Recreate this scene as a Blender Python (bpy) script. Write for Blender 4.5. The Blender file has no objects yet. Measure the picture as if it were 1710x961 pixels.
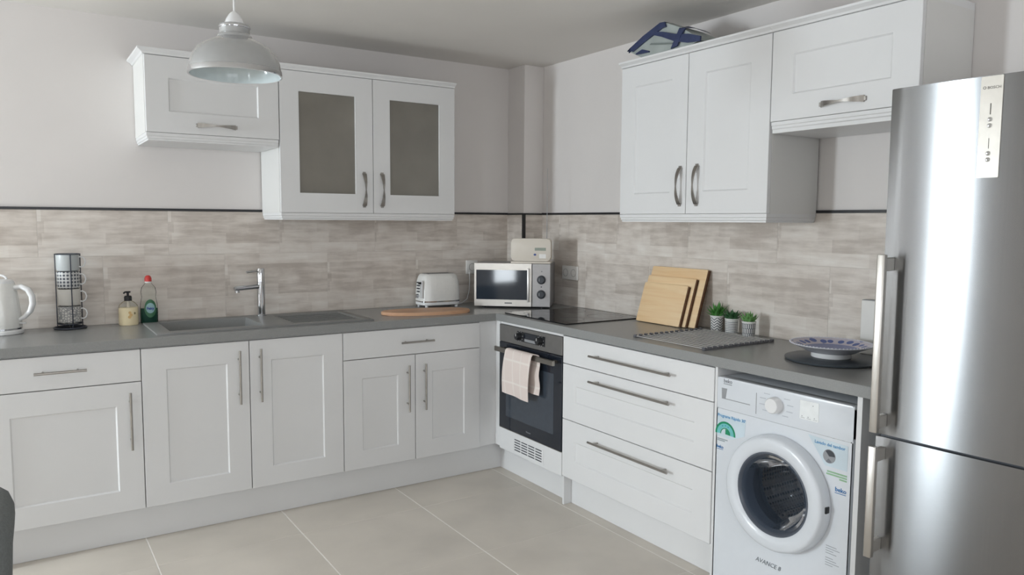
import bpy, bmesh, math, random
from mathutils import Vector, Matrix
random.seed(7)
S = bpy.context.scene
COL = S.collection
PI = math.pi
# ------------------------------------------------------------------ camera
cam = bpy.data.cameras.new('camera')
cam.sensor_width = 36.0
cam.lens = 36.0 * 1272.86 / 1710.0
cam.clip_start = 0.02
camo = bpy.data.objects.new('camera', cam)
COL.objects.link(camo)
R_ = Vector((0.83752889, -0.54636031, 0.00598112)); U_ = Vector((0.04235649, 0.07583512, 0.99622034)); F_ = Vector((0.54474884, 0.83410997, -0.08665601))
camo.matrix_world = Matrix(((R_.x, U_.x, -F_.x, -2.90968), (R_.y, U_.y, -F_.y, -4.28285), (R_.z, U_.z, -F_.z, 1.45890), (0, 0, 0, 1)))
S.camera = camo
# ------------------------------------------------------------------ world, daylight, exposure
w = bpy.data.worlds.new('sky'); S.world = w; w.use_nodes = True
w.node_tree.nodes['Background'].inputs[0].default_value = (0.78, 0.88, 1.0, 1)
w.node_tree.nodes['Background'].inputs[1].default_value = 1.0
def area(name, loc, rot, sx, sy, power, col):
    l = bpy.data.lights.new(name, 'AREA'); l.shape = 'RECTANGLE'; l.size = sx; l.size_y = sy; l.energy = power; l.color = col
    o = bpy.data.objects.new(name, l); COL.objects.link(o); o.location = loc; o.rotation_euler = rot
    return o
# daylight entering through the left-hand window and the wide window behind the camera
area('daylight_side_window', (-6.52, -0.78, 1.42), (0, -PI/2, 0), 1.1, 0.46, 142, (0.84, 0.935, 1.0))
area('added_fill_window', (-6.52, -5.40, 1.26), (0, -PI/2, 0), 1.65, 0.50, 36, (0.88, 0.95, 1.0))  # unseen second side window, added as fill and placed to mirror in the microwave
area('daylight_rear_window', (-2.7, -6.62, 1.5), (PI/2, 0, 0), 2.6, 1.5, 38, (0.94, 0.965, 1.0))
S.view_settings.view_transform = 'Standard'
S.view_settings.look = 'None'
S.view_settings.exposure = 0.0
S.view_settings.gamma = 1.0
S.view_settings.use_curve_mapping = False

# ------------------------------------------------------------------ materials
def lin(c):
    return tuple((v/12.92 if v <= 0.04045 else ((v+0.055)/1.055)**2.4) for v in [x/255.0 for x in c]) + (1,)
MATS = {}
def M(name, rgb, rough=0.5, metal=0.0, var=0.04, scale=30.0, bump=0.0, stretch=(1, 1, 1), trans=0.0, spec=0.5, coat=0.0, aniso=0.0, ior=1.45):
    if name in MATS: return MATS[name]
    m = bpy.data.materials.new(name); m.use_nodes = True; nt = m.node_tree; n = nt.nodes; b = n['Principled BSDF']
    c = lin(rgb)
    tc = n.new('ShaderNodeTexCoord'); mp = n.new('ShaderNodeMapping'); mp.inputs['Scale'].default_value = stretch
    no = n.new('ShaderNodeTexNoise'); no.inputs['Scale'].default_value = scale; no.inputs['Detail'].default_value = 4
    nt.links.new(tc.outputs['Object'], mp.inputs[0]); nt.links.new(mp.outputs[0], no.inputs['Vector'])
    cr = n.new('ShaderNodeValToRGB'); e = cr.color_ramp.elements
    e[0].position = 0.3; e[1].position = 0.7
    e[0].color = tuple(v*(1-var) for v in c[:3]) + (1,); e[1].color = tuple(min(1, v*(1+var)) for v in c[:3]) + (1,)
    nt.links.new(no.outputs['Fac'], cr.inputs[0]); nt.links.new(cr.outputs[0], b.inputs['Base Color'])
    b.inputs['Roughness'].default_value = rough; b.inputs['Metallic'].default_value = metal
    b.inputs['Transmission Weight'].default_value = trans; b.inputs['Specular IOR Level'].default_value = spec
    b.inputs['Coat Weight'].default_value = coat; b.inputs['IOR'].default_value = ior; b.inputs['Anisotropic'].default_value = aniso
    if bump:
        bp = n.new('ShaderNodeBump'); bp.inputs['Strength'].default_value = bump; bp.inputs['Distance'].default_value = 0.002
        nt.links.new(no.outputs['Fac'], bp.inputs['Height']); nt.links.new(bp.outputs[0], b.inputs['Normal'])
    m['links'] = 0
    MATS[name] = m
    return m
def nodes(m): return m.node_tree, m.node_tree.nodes, m.node_tree.nodes['Principled BSDF']

WALL = M('wall_paint', (227, 222, 219), 0.85, var=0.015, scale=3, bump=0.05)
CEIL = M('ceiling_paint', (228, 224, 219), 0.9, var=0.015, scale=3)
WHITE = M('satin_white_front', (228, 228, 228), 0.32, var=0.01, scale=5)
CARC = M('white_carcass', (226, 225, 222), 0.45, var=0.01, scale=5)
WORK = M('grey_laminate', (144, 145, 144), 0.26, var=0.05, scale=250)
SINKM = M('grey_granite_composite', (128, 129, 128), 0.4, var=0.10, scale=400, bump=0.05)
STEEL = M('brushed_steel', (150, 146, 140), 0.3, 1.0, var=0.05, scale=60, stretch=(1, 1, 30))
CHROME = M('chrome', (205, 207, 210), 0.08, 1.0, var=0.01)
NICKEL = M('brushed_nickel', (168, 164, 159), 0.28, 1.0, var=0.04)
DARKMETAL = M('dark_steel', (128, 126, 124), 0.4, 0.6, var=0.04)
BLACKP = M('black_plastic', (32, 33, 36), 0.4, var=0.05)
DGREY = M('dark_grey_plastic', (66, 70, 76), 0.4, var=0.04)
GREYP = M('grey_plastic', (150, 152, 155), 0.4, var=0.03)
HOB = M('black_ceramic_glass', (22, 24, 28), 0.04, var=0.03, spec=0.7)
OVENGL = M('black_oven_glass', (32, 37, 46), 0.06, var=0.04, spec=0.7)
WPLAST = M('white_plastic', (233, 233, 233), 0.25, var=0.008)
APPL = M('white_enamel', (222, 226, 231), 0.22, var=0.008)
TRIMB = M('black_tile_trim', (38, 38, 40), 0.35, var=0.04)
GROUT = M('grout', (246, 242, 236), 0.9, var=0.05)
CREAM = M('cream_plastic', (224, 216, 204), 0.35, var=0.01)
SOCK = M('socket_white', (236, 234, 230), 0.3, var=0.01)
FABRIC = M('grey_chair_fabric', (110, 114, 114), 0.9, var=0.12, scale=180, bump=0.2)
BLUE = M('blue_trim', (50, 60, 94), 0.35, var=0.15)

# printed plank wall tiles: strips of varied grey-beige, differing from tile to tile
def tile_material(name, c_lo, c_mid, c_hi, side):
    m = M(name, c_mid, 0.42, var=0.02); nt, n, b = nodes(m)
    for l in list(b.inputs['Base Color'].links): nt.links.remove(l)
    tc = n.new('ShaderNodeTexCoord'); oi = n.new('ShaderNodeObjectInfo')
    add = n.new('ShaderNodeVectorMath'); add.operation = 'MULTIPLY_ADD'
    cmb = n.new('ShaderNodeCombineXYZ'); nt.links.new(oi.outputs['Random'], cmb.inputs[0]); nt.links.new(oi.outputs['Random'], cmb.inputs[2])
    sep = n.new('ShaderNodeSeparateXYZ'); nt.links.new(tc.outputs['Object'], sep.inputs[0])
    flat = n.new('ShaderNodeCombineXYZ'); nt.links.new(sep.outputs['X'], flat.inputs[0]); nt.links.new(sep.outputs['Z'], flat.inputs[1])
    sc = n.new('ShaderNodeVectorMath'); sc.operation = 'SCALE'; sc.inputs['Scale'].default_value = 17.3; nt.links.new(cmb.outputs[0], sc.inputs[0])
    ad = n.new('ShaderNodeVectorMath'); ad.operation = 'ADD'; nt.links.new(flat.outputs[0], ad.inputs[0]); nt.links.new(sc.outputs[0], ad.inputs[1])
    br = n.new('ShaderNodeTexBrick'); br.offset = 0.37; br.offset_frequency = 2; br.squash = 0.7; br.squash_frequency = 3
    br.inputs['Scale'].default_value = 1.0; br.inputs['Brick Width'].default_value = 0.27; br.inputs['Row Height'].default_value = 0.0565
    br.inputs['Mortar Size'].default_value = 0.0; br.inputs['Bias'].default_value = 0.0
    br.inputs['Color1'].default_value = (0, 0, 0, 1); br.inputs['Color2'].default_value = (1, 1, 1, 1)
    nt.links.new(flat.outputs[0], br.inputs['Vector'])
    mp = n.new('ShaderNodeMapping'); mp.inputs['Scale'].default_value = (3.0, 20.0, 1.0); nt.links.new(ad.outputs[0], mp.inputs[0])
    no = n.new('ShaderNodeTexNoise'); no.inputs['Scale'].default_value = 1.6; no.inputs['Detail'].default_value = 6; no.inputs['Roughness'].default_value = 0.62; nt.links.new(mp.outputs[0], no.inputs['Vector'])
    n2 = n.new('ShaderNodeTexNoise'); n2.inputs['Scale'].default_value = 9; n2.inputs['Detail'].default_value = 5; nt.links.new(ad.outputs[0], n2.inputs['Vector'])
    def math(op, a, bb):
        q = n.new('ShaderNodeMath'); q.operation = op
        for i, v in enumerate((a, bb)):
            if isinstance(v, (int, float)): q.inputs[i].default_value = v
            else: nt.links.new(v, q.inputs[i])
        return q.outputs[0]
    f = math('ADD', math('MULTIPLY', br.outputs['Color'], 0.20), math('ADD', math('MULTIPLY', no.outputs['Fac'], 0.62), math('MULTIPLY', n2.outputs['Fac'], 0.35)))
    cr = n.new('ShaderNodeValToRGB'); e = cr.color_ramp.elements
    e[0].position = 0.42; e[0].color = lin(c_lo); e[1].position = 0.86; e[1].color = lin(c_hi)
    k = e.new(0.62); k.color = lin(c_mid)
    nt.links.new(f, cr.inputs[0]); nt.links.new(cr.outputs[0], b.inputs['Base Color'])
    return m
TILE = tile_material('plank_print_tile', (192, 181, 171), (222, 213, 204), (241, 236, 229), 'A')
FLOORT = M('floor_tile', (214, 206, 195), 0.36, var=0.09, scale=2.6)
def wood(name, lo, hi, scale, axis):
    st = [2.0, 2.0, 2.0]; st[axis] = 0.12
    m = M(name, hi, 0.5, var=0.02); nt, n, b = nodes(m)
    no = [x for x in n if x.type == 'TEX_NOISE'][0]; mp = [x for x in n if x.type == 'MAPPING'][0]; cr = [x for x in n if x.type == 'VALTORGB'][0]
    mp.inputs['Scale'].default_value = st; no.inputs['Scale'].default_value = scale; no.inputs['Distortion'].default_value = 0.6
    cr.color_ramp.elements[0].color = lin(lo); cr.color_ramp.elements[1].color = lin(hi)
    return m
BAMBOO = wood('bamboo', (236, 198, 150), (246, 218, 176), 22, 0)
BAMBOOD = wood('bamboo_edge', (120, 88, 66), (140, 104, 78), 22, 0)
BEECH = wood('beech_board', (196, 150, 118), (214, 172, 138), 14, 0)

# ------------------------------------------------------------------ geometry helpers
def box(bm, x0, x1, y0, y1, z0, z1, bev=0.0, seg=2):
    vs = [bm.verts.new(p) for p in ((x0,y0,z0),(x1,y0,z0),(x1,y1,z0),(x0,y1,z0),(x0,y0,z1),(x1,y0,z1),(x1,y1,z1),(x0,y1,z1))]
    fs = [bm.faces.new([vs[i] for i in f]) for f in ((3,2,1,0),(4,5,6,7),(0,1,5,4),(1,2,6,5),(2,3,7,6),(3,0,4,7))]
    if bev:
        es = set(e for f in fs for e in f.edges)
        bmesh.ops.bevel(bm, geom=list(es), offset=bev, segments=seg, affect='EDGES', profile=0.5)
    return bm
def lathe(bm, prof, n=32, c=(0, 0, 0), axis='z', sx=1.0, sy=1.0, a0=0.0):
    rings = []
    def P(r, h, a):
        x, y = r*math.cos(a)*sx, r*math.sin(a)*sy
        if axis == 'z': v = (x, y, h)
        elif axis == 'y': v = (x, h, y)
        else: v = (h, x, y)
        return (c[0]+v[0], c[1]+v[1], c[2]+v[2])
    for r, h in prof:
        if r < 1e-6: rings.append([bm.verts.new(P(0, h, 0))])
        else: rings.append([bm.verts.new(P(r, h, a0+2*PI*i/n)) for i in range(n)])
    for a, b in zip(rings, rings[1:]):
        for i in range(n):
            j = (i+1) % n
            if len(a) == 1 and len(b) == 1: continue
            if len(a) == 1: f = [a[0], b[j], b[i]]
            elif len(b) == 1: f = [a[i], a[j], b[0]]
            else: f = [a[i], a[j], b[j], b[i]]
            bm.faces.new(f)
    return bm
def tube(bm, pts, r, n=10, closed=False, flat=1.0):
    pts = [Vector(p) for p in pts]; N = len(pts)
    rr = r if isinstance(r, (list, tuple)) else [r]*N
    rings = []; up = None
    for i, p in enumerate(pts):
        if closed: t = pts[(i+1) % N]-pts[i-1]
        else: t = pts[min(i+1, N-1)]-pts[max(i-1, 0)]
        t.normalize()
        if up is None:
            up = Vector((0, 0, 1)) if abs(t.z) < 0.9 else Vector((1, 0, 0))
        s = t.cross(up); s.normalize(); up = s.cross(t); up.normalize()
        rings.append([bm.verts.new(p+s*(math.cos(2*PI*k/n)*rr[i]*flat)+up*(math.sin(2*PI*k/n)*rr[i])) for k in range(n)])
    M_ = N if closed else N-1
    for i in range(M_):
        a, b = rings[i], rings[(i+1) % N]
        for k in range(n):
            bm.faces.new([a[k], a[(k+1) % n], b[(k+1) % n], b[k]])
    if not closed:
        bm.faces.new(rings[0][::-1]); bm.faces.new(rings[-1])
    return bm
def prism(bm, poly, a, b, axis='y', bev=0.0):
    def P(p, h):
        return (p[0], h, p[1]) if axis == 'y' else ((p[0], p[1], h) if axis == 'z' else (h, p[0], p[1]))
    A = [bm.verts.new(P(p, a)) for p in poly]; B = [bm.verts.new(P(p, b)) for p in poly]
    fs = [bm.faces.new(A[::-1]), bm.faces.new(B)]
    for i in range(len(poly)):
        j = (i+1) % len(poly); fs.append(bm.faces.new([A[i], A[j], B[j], B[i]]))
    if bev:
        es = set(fs[0].edges) | set(fs[1].edges)
        bmesh.ops.bevel(bm, geom=list(es), offset=bev, segments=2, affect='EDGES', profile=0.5)
    return bm
def rrect(x0, x1, z0, z1, r, n=6):
    out = []
    for cx, cz, a in ((x1-r, z0+r, -PI/2), (x1-r, z1-r, 0), (x0+r, z1-r, PI/2), (x0+r, z0+r, PI)):
        for i in range(n+1):
            t = a+PI/2*i/n; out.append((cx+r*math.cos(t), cz+r*math.sin(t)))
    return out
def circle(cx, cz, r, n=32, rz=None):
    return [(cx+r*math.cos(2*PI*i/n), cz+(rz or r)*math.sin(2*PI*i/n)) for i in range(n)]
OFF = {}
def root(name, label, cat, loc, rz=0.0, group=None, off=(0, 0, 0)):
    o = bpy.data.objects.new(name, None); o.empty_display_size = 0.05; COL.objects.link(o)
    o.location = loc; o.rotation_euler = (0, 0, rz); o['label'] = label; o['category'] = cat
    if group: o['group'] = group
    OFF[o.name] = Vector(off)
    return o
def wroot(name, label, cat, side, u, v, z, group=None):
    """a thing against the sink wall (A) or the oven wall (B); its parts are given in that wall's own coordinates"""
    if side == 'A': return root(name, label, cat, (u, v, z), 0, group, (u, v, z))
    return root(name, label, cat, (v, -u, z), -PI/2, group, (u, v, z))
def obj(name, bm, mat, parent=None, smooth=40, label=None, cat=None, group=None, kind=None, off=None):
    of = OFF.get(parent.name, Vector()) if parent is not None else Vector(off or (0, 0, 0))
    if of.length: bmesh.ops.translate(bm, verts=bm.verts, vec=-of)
    bmesh.ops.recalc_face_normals(bm, faces=bm.faces)
    me = bpy.data.meshes.new(name); bm.to_mesh(me); bm.free()
    me.materials.append(mat)
    if smooth:
        me.polygons.foreach_set('use_smooth', [True]*len(me.polygons)); me.set_sharp_from_angle(angle=math.radians(smooth))
    o = bpy.data.objects.new(name, me); COL.objects.link(o)
    if parent is not None: o.parent = parent; OFF[o.name] = of
    if label: o['label'] = label
    if cat: o['category'] = cat
    if group: o['group'] = group
    if kind: o['kind'] = kind
    return o
def wobj(name, bm, mat, side, u, v, z, **k):
    o = obj(name, bm, mat, None, off=(u, v, z), **k)
    OFF[o.name] = Vector((u, v, z))
    if side == 'A': o.location = (u, v, z)
    else: o.location = (v, -u, z); o.rotation_euler = (0, 0, -PI/2)
    return o
B_ = bmesh.new
def text(name, s, size, x, y, z, mat, parent, align='LEFT', ext=0.0004, slant=0.0, bold=0.0):
    c = bpy.data.curves.new(name, 'FONT'); c.body = s; c.size = size; c.extrude = ext; c.align_x = align; c.resolution_u = 2; c.shear = slant; c.offset = bold
    t = bpy.data.objects.new(name, c); COL.objects.link(t)
    me = bpy.data.meshes.new_from_object(t); COL.objects.unlink(t); bpy.data.objects.remove(t); bpy.data.curves.remove(c)
    bm = B_(); bm.from_mesh(me); bpy.data.meshes.remove(me)
    for v in bm.verts: a, b, cc = v.co; v.co = (x+a, y-cc, z+b)
    return obj(name, bm, mat, parent, smooth=0)
def shaker(bm, x0, x1, z0, z1, yf, th=0.02, fr=0.1, dep=0.0065, sl=0.006, ft=None, fb=None):
    ft = ft or fr; fb = fb or fr
    def R(ax0, ax1, az0, az1, y): return [bm.verts.new(p) for p in ((ax0,y,az0),(ax1,y,az0),(ax1,y,az1),(ax0,y,az1))]
    e = 0.0015
    bk = R(x0, x1, z0, z1, yf+th); s = R(x0, x1, z0, z1, yf+e); o = R(x0+e, x1-e, z0+e, z1-e, yf)
    i1 = R(x0+fr, x1-fr, z0+fb, z1-ft, yf); i2 = R(x0+fr+sl, x1-fr-sl, z0+fb+sl, z1-ft-sl, yf+dep)
    for a, b in ((bk, s), (s, o), (o, i1), (i1, i2)):
        for i in range(4):
            j = (i+1) % 4; bm.faces.new([a[i], a[j], b[j], b[i]])
    bm.faces.new(bk[::-1]); bm.faces.new(i2)
    return bm
def bar_handle(bm, u0, z0, u1, z1, yf, so=0.032, r=0.0055):
    d = Vector((u1-u0, 0, z1-z0)); L = d.length; d.normalize()
    a = Vector((u0, yf-so, z0)); b = Vector((u1, yf-so, z1))
    tube(bm, [a, b], r, 10)
    for k in (0.17, 0.83) if L < 0.4 else (0.07, 0.93):
        p = a+(b-a)*k; tube(bm, [p, (p.x, yf, p.z)], r*0.85, 8)
    return bm
def bow_handle(bm, u0, z0, u1, z1, yf):
    a = Vector((u0, 0, z0)); b = Vector((u1, 0, z1)); d = (b-a).normalized(); s = Vector((-d.z, 0, d.x)); N = 18; rings = []
    for i in range(N+1):
        t = i/N; q = abs(2*t-1)
        h = 0.004+0.026*(1-q**2.6); wd = 0.0028+0.0095*q; th = 0.0022
        p = a+(b-a)*t
        o = yf-h
        rings.append([bm.verts.new(v) for v in ((p+s*wd)+Vector((0, o-th, 0)), (p-s*wd)+Vector((0, o-th, 0)), (p-s*wd)+Vector((0, min(o+th, yf), 0)), (p+s*wd)+Vector((0, min(o+th, yf), 0)))])
    for x, y in zip(rings, rings[1:]):
        for k in range(4): bm.faces.new([x[k], x[(k+1) % 4], y[(k+1) % 4], y[k]])
    bm.faces.new(rings[0]); bm.faces.new(rings[-1][::-1])
    for p in (a, b): box(bm, p.x-0.008, p.x+0.008, yf-0.006, yf, p.z-0.008, p.z+0.008, 0.001, 1)
    return bm
def crown(bm, x0, x1, yb, yf, prof, left=True, right=True):
    """mitred moulding round three sides of a cabinet; prof = [(offset, z)...]"""
    rows = []
    for o, z in prof:
        l = x0-(o if left else 0); r = x1+(o if right else 0)
        rows.append([bm.verts.new(p) for p in ((l, yb, z), (l, yf-o, z), (r, yf-o, z), (r, yb, z))])
    for a, b in zip(rows, rows[1:]):
        for i in range(4):
            j = (i+1) % 4; bm.faces.new([a[i], a[j], b[j], b[i]])
    bm.faces.new(rows[0][::-1]); bm.faces.new(rows[-1])
    return bm

# ------------------------------------------------------------------ calibrated sizes
ZT, TW = 0.9325, 0.041; ZB = 0.1575; ZW = ZT-TW
WA, WB = -0.598, -0.613; DA, DB = -0.588, -0.6025; PL = -0.537
CE = 2.45; TT = 1.5016
XL, YR = -6.5, -6.6
BX, BY = -0.15, -0.19                              # boxed-in corner
# ------------------------------------------------------------------ room shell
bm = B_(); box(bm, XL-0.15, 0.15, YR-0.15, 0.15, -0.2, -0.0008)
floor = obj('floor', bm, GROUT, kind='structure', label='large square beige floor tiles with pale joints', smooth=0)
fp = 0.62; gx0 = -1.22; gy0 = -0.87
tm = None
i0 = math.floor((XL-gx0)/fp); j0 = math.floor((YR-gy0)/fp)
for i in range(i0, 3):
    for j in range(j0, 3):
        xa, xb = max(XL, gx0+i*fp+0.0022), min(0, gx0+(i+1)*fp-0.0022); ya, yb = max(YR, gy0+j*fp+0.0007), min(0, gy0+(j+1)*fp-0.0007)
        if xb-xa < 0.01 or yb-ya < 0.01: continue
        full = xb-xa > 0.615 and yb-ya > 0.615
        if full and tm:
            o = bpy.data.objects.new('tile', tm); COL.objects.link(o)
        else:
            b2 = B_(); hx, hy = (xb-xa)/2, (yb-ya)/2; box(b2, -hx, hx, -hy, hy, -0.012, 0, 0.001, 1); o = obj('tile', b2, FLOORT, smooth=0)
            if full: tm = o.data
        o.parent = floor; o.location = ((xa+xb)/2, (ya+yb)/2, 0)
# floor tiles: cloudy stone, shifted per tile
nt, n, b = nodes(FLOORT)
oi = n.new('ShaderNodeObjectInfo'); vm = n.new('ShaderNodeVectorMath'); vm.operation = 'SCALE'; vm.inputs['Scale'].default_value = 40; cmb = n.new('ShaderNodeCombineXYZ')
nt.links.new(oi.outputs['Random'], cmb.inputs[0]); nt.links.new(oi.outputs['Random'], cmb.inputs[1]); nt.links.new(cmb.outputs[0], vm.inputs[0])
nt.links.new(vm.outputs[0], [x for x in n if x.type == 'MAPPING'][0].inputs['Location'])

bm = B_(); box(bm, XL-0.15, 0.15, YR-0.15, 0.15, CE, CE+0.15)
obj('ceiling', bm, CEIL, kind='structure', label='plain painted ceiling', smooth=0)
bm = B_(); box(bm, XL-0.15, 0.15, 0, 0.15, -0.2, CE)
wall_back = obj('wall_back', bm, WALL, kind='structure', label='painted wall above the sink', smooth=0)
bm = B_(); box(bm, 0, 0.15, YR, 0, -0.2, CE)
wall_right = obj('wall_right', bm, WALL, kind='structure', label='painted wall behind the oven and drawers', smooth=0)
bm = B_(); box(bm, BX, 0, BY, 0, ZT, CE, 0.002, 1)
wall_corner = obj('wall_corner', bm, WALL, kind='structure', label='boxed-in pipe duct in the room corner', smooth=0)
WY0, WY1, WZ0, WZ1 = -1.03, -0.53, 0.85, 1.99
LY0, LY1, LZ0, LZ1 = -5.68, -5.12, 0.42, 2.10
bm = B_()
for a, c in ((YR, LY0), (LY1, WY0), (WY1, 0)): box(bm, XL-0.15, XL, a, c, -0.2, CE)
for a, c, d, e in ((WY0, WY1, WZ0, WZ1), (LY0, LY1, LZ0, LZ1)): box(bm, XL-0.15, XL, a, c, -0.2, d); box(bm, XL-0.15, XL, a, c, e, CE)
wall_left = obj('wall_left', bm, WALL, kind='structure', label='painted side wall with a window and an added fill window', smooth=0)
VX0, VX1, VZ0, VZ1 = -4.0, -1.4, 0.75, 2.25
bm = B_()
box(bm, XL-0.15, VX0, YR-0.15, YR, -0.2, CE); box(bm, VX1, 0.15, YR-0.15, YR, -0.2, CE); box(bm, VX0, VX1, YR-0.15, YR, -0.2, VZ0); box(bm, VX0, VX1, YR-0.15, YR, VZ1, CE)
wall_front = obj('wall_front', bm, WALL, kind='structure', label='painted wall with a wide window', smooth=0)
bm = B_(); t = 0.05
for a in ((WY0, WY1, WZ0, WZ0+t), (WY0, WY1, WZ1-t, WZ1), (WY0, WY0+t, WZ0, WZ1), (WY1-t, WY1, WZ0, WZ1)):
    box(bm, XL+0.002, XL+0.05, a[0], a[1], a[2], a[3])
obj('window_1', bm, WPLAST, kind='structure', label='white framed side window', smooth=0)
bm = B_()
for a in ((LY0, LY1, LZ0, LZ0+t), (LY0, LY1, LZ1-t, LZ1), (LY0, LY0+t, LZ0, LZ1), (LY1-t, LY1, LZ0, LZ1)):
    box(bm, XL+0.002, XL+0.05, a[0], a[1], a[2], a[3])
obj('window_3_added', bm, WPLAST, kind='structure', label='added tall white framed side window for fill light', smooth=0)  # frame of the added fill window, out of view
bm = B_()
for a in ((VX0, VX1, VZ0, VZ0+t), (VX0, VX1, VZ1-t, VZ1), (VX0, VX0+t, VZ0, VZ1), (VX1-t, VX1, VZ0, VZ1), ((VX0+VX1)/2-0.04, (VX0+VX1)/2+0.04, VZ0, VZ1)):
    box(bm, a[0], a[1], YR+0.002, YR+0.05, a[2], a[3])
obj('window_2', bm, WPLAST, kind='structure', label='white framed double window', smooth=0)

# wall tiles, each its own piece on a grout bed
TD = 0.008; RZ = 1.275
def tile(parent, side, u0, u1, z0, z1, v=0.0):
    b2 = B_(); hx = (u1-u0)/2; hz = (z1-z0)/2
    box(b2, -hx+0.0009, hx-0.0009, -TD, 0, -hz+0.0007, hz-0.0007, 0.0005, 1)
    o = obj('tile', b2, TILE, smooth=0); o.parent = parent
    if side == 'A': o.location = ((u0+u1)/2, v, (z0+z1)/2)
    else: o.location = (v, -(u0+u1)/2, (z0+z1)/2); o.rotation_euler = (0, 0, -PI/2)
def rows(parent, side, lo, hi, r1, r2, v=0.0, zlo=ZT):
    for js, z0, z1 in ((r1, RZ, TT), (r2, zlo, RZ)):
        cuts = [lo]+[j for j in js if lo+0.01 < j < hi-0.01]+[hi]
        for a, b2 in zip(cuts, cuts[1:]): tile(parent, side, a, b2, z0, z1, v)
GBED = M('pale_tile_grout', (214, 207, 199), 0.9, var=0.03)
for par, q in ((wall_back, (-3.42, BX, -TD+0.0009, 0)), (wall_right, (-TD+0.0009, 0, -3.6, BY)), (wall_corner, (BX-TD+0.0009, BX, BY, 0)), (wall_corner, (BX, 0, BY-TD+0.0009, BY))):
    bm = B_(); box(bm, q[0], q[1], q[2], q[3], ZT, TT-0.001); obj('grout_bed', bm, GBED, smooth=0).parent = par
rows(wall_back, 'A', -3.42, BX, [-3.39, -2.815, -2.24, -1.668, -1.10, -0.54], [-3.11, -2.545, -1.965, -1.395, -0.83, -0.26])
rows(wall_right, 'B', -BY, 3.6, [0.38, 0.935, 1.49, 2.04, 2.595, 3.15], [0.655, 1.21, 1.757, 2.313, 2.87, 3.42])
rows(wall_corner, 'B', 0.0, -BY, [], [], BX)
rows(wall_corner, 'A', BX, 0.0, [], [], BY)
k = 0
def trim(bm):
    global k; k += 1
    obj('trim_%d' % k, bm, TRIMB, kind='structure', label='thin black metal tile edging strip', smooth=0)
bm = B_(); box(bm, -3.42, BX-TD, -TD-0.004, 0, TT, TT+0.012); trim(bm)
bm = B_(); box(bm, -TD-0.004, 0, -3.6, BY-TD, TT, TT+0.012); trim(bm)
bm = B_(); box(bm, BX-TD-0.003, BX, BY, 0, TT, TT+0.010); box(bm, BX-TD-0.003, 0, BY-TD-0.003, BY, TT, TT+0.010); trim(bm)
bm = B_(); box(bm, BX-TD-0.003, BX+0.008, BY-TD-0.003, BY+0.004, ZT, TT); trim(bm)

# ------------------------------------------------------------------ plinths
bm = B_(); box(bm, -3.06, PL, PL, PL+0.016, 0.001, ZB-0.001)
wobj('plinth_board', bm, WHITE, 'A', -1.8, PL, 0, label='long white plinth board under the sink units', cat='plinth', smooth=0)
bm = B_(); box(bm, -PL, 2.225, PL, PL+0.016, 0.001, ZB-0.001)
wobj('plinth_board', bm, WHITE, 'B', 1.4, PL, 0, label='white plinth board under the oven and drawers', cat='plinth', smooth=0)

# ------------------------------------------------------------------ base cabinets
G = 0.0018
def base(side, u0, u1, yf, label, fronts, group=None):
    t = wroot('base_cabinet', label, 'cabinet', side, (u0+u1)/2, yf+0.3, 0, group)
    bm = B_(); y1 = yf+0.022
    box(bm, u0+0.001, u0+0.018, y1, -0.02, ZB, ZW-0.004); box(bm, u1-0.018, u1-0.001, y1, -0.02, ZB, ZW-0.004)
    box(bm, u0+0.018, u1-0.018, y1, -0.02, ZB, ZB+0.018); box(bm, u0+0.018, u1-0.018, -0.03, -0.02, ZB+0.018, ZW-0.2)
    box(bm, u0+0.018, u1-0.018, y1, y1+0.08, ZW-0.022, ZW-0.004)
    obj('carcass', bm, CARC, t, smooth=0)
    for kind, a, b2, z0, z1, h in fronts:
        bm = B_()
        if kind in ('door', 'panel_drawer'): shaker(bm, a+G, b2-G, z0+G, z1-G, yf, fr=0.10, ft=0.1, fb=0.095)
        else: box(bm, a+G, b2-G, yf, yf+0.02, z0+G, z1-G, 0.0015, 1)
        d = obj('door' if kind == 'door' else 'drawer_front', bm, WHITE, t, smooth=0)
        if h:
            bm = B_(); bar_handle(bm, h[0], h[1], h[2], h[3], yf); obj('handle', bm, NICKEL, d)
    return t
DT = ZW-0.006; DZ = 0.7403
base('A', -3.058, -2.4605, DA, 'white base cabinet with one drawer and a wide single door', [('drawer', -3.058, -2.4605, DZ, DT, (-2.865, 0.817, -2.673, 0.817)), ('door', -3.058, -2.4605, ZB, DZ, (-2.510, 0.441, -2.510, 0.698))])
base('A', -2.4605, -1.5258, DA, 'white double-door base cabinet below the sink', [('door', -2.4605, -1.9916, ZB, DT, (-2.042, 0.587, -2.042, 0.843)), ('door', -1.9916, -1.5258, ZB, DT, (-1.944, 0.587, -1.944, 0.845))])
xm = (-1.5258-0.711)/2
base('A', -1.5258, -0.711, DA, 'white base cabinet with a wide drawer above two narrow doors', [('drawer', -1.5258, -0.711, DZ, DT, (-1.211, 0.811, -1.017, 0.811)), ('door', -1.5258, xm, ZB, DZ, (-1.167, 0.433, -1.167, 0.687)), ('door', xm, -0.711, ZB, DZ, (-1.068, 0.433, -1.068, 0.687))])
base('B', 1.2265, 2.2248, DB, 'wide white base cabinet with three deep drawers', [('drawer', 1.2265, 2.2248, 0.7442, DT, (1.47, 0.818, 2.01, 0.818)), ('panel_drawer', 1.2265, 2.2248, 0.4593, 0.7442, (1.47, 0.694, 2.007, 0.694)), ('panel_drawer', 1.2265, 2.2248, ZB, 0.4593, (1.472, 0.398, 2.006, 0.398))])
bm = B_(); box(bm, -0.711, -0.6005, DA+0.010, DA+0.026, ZB+0.004, ZW-0.004)
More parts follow.
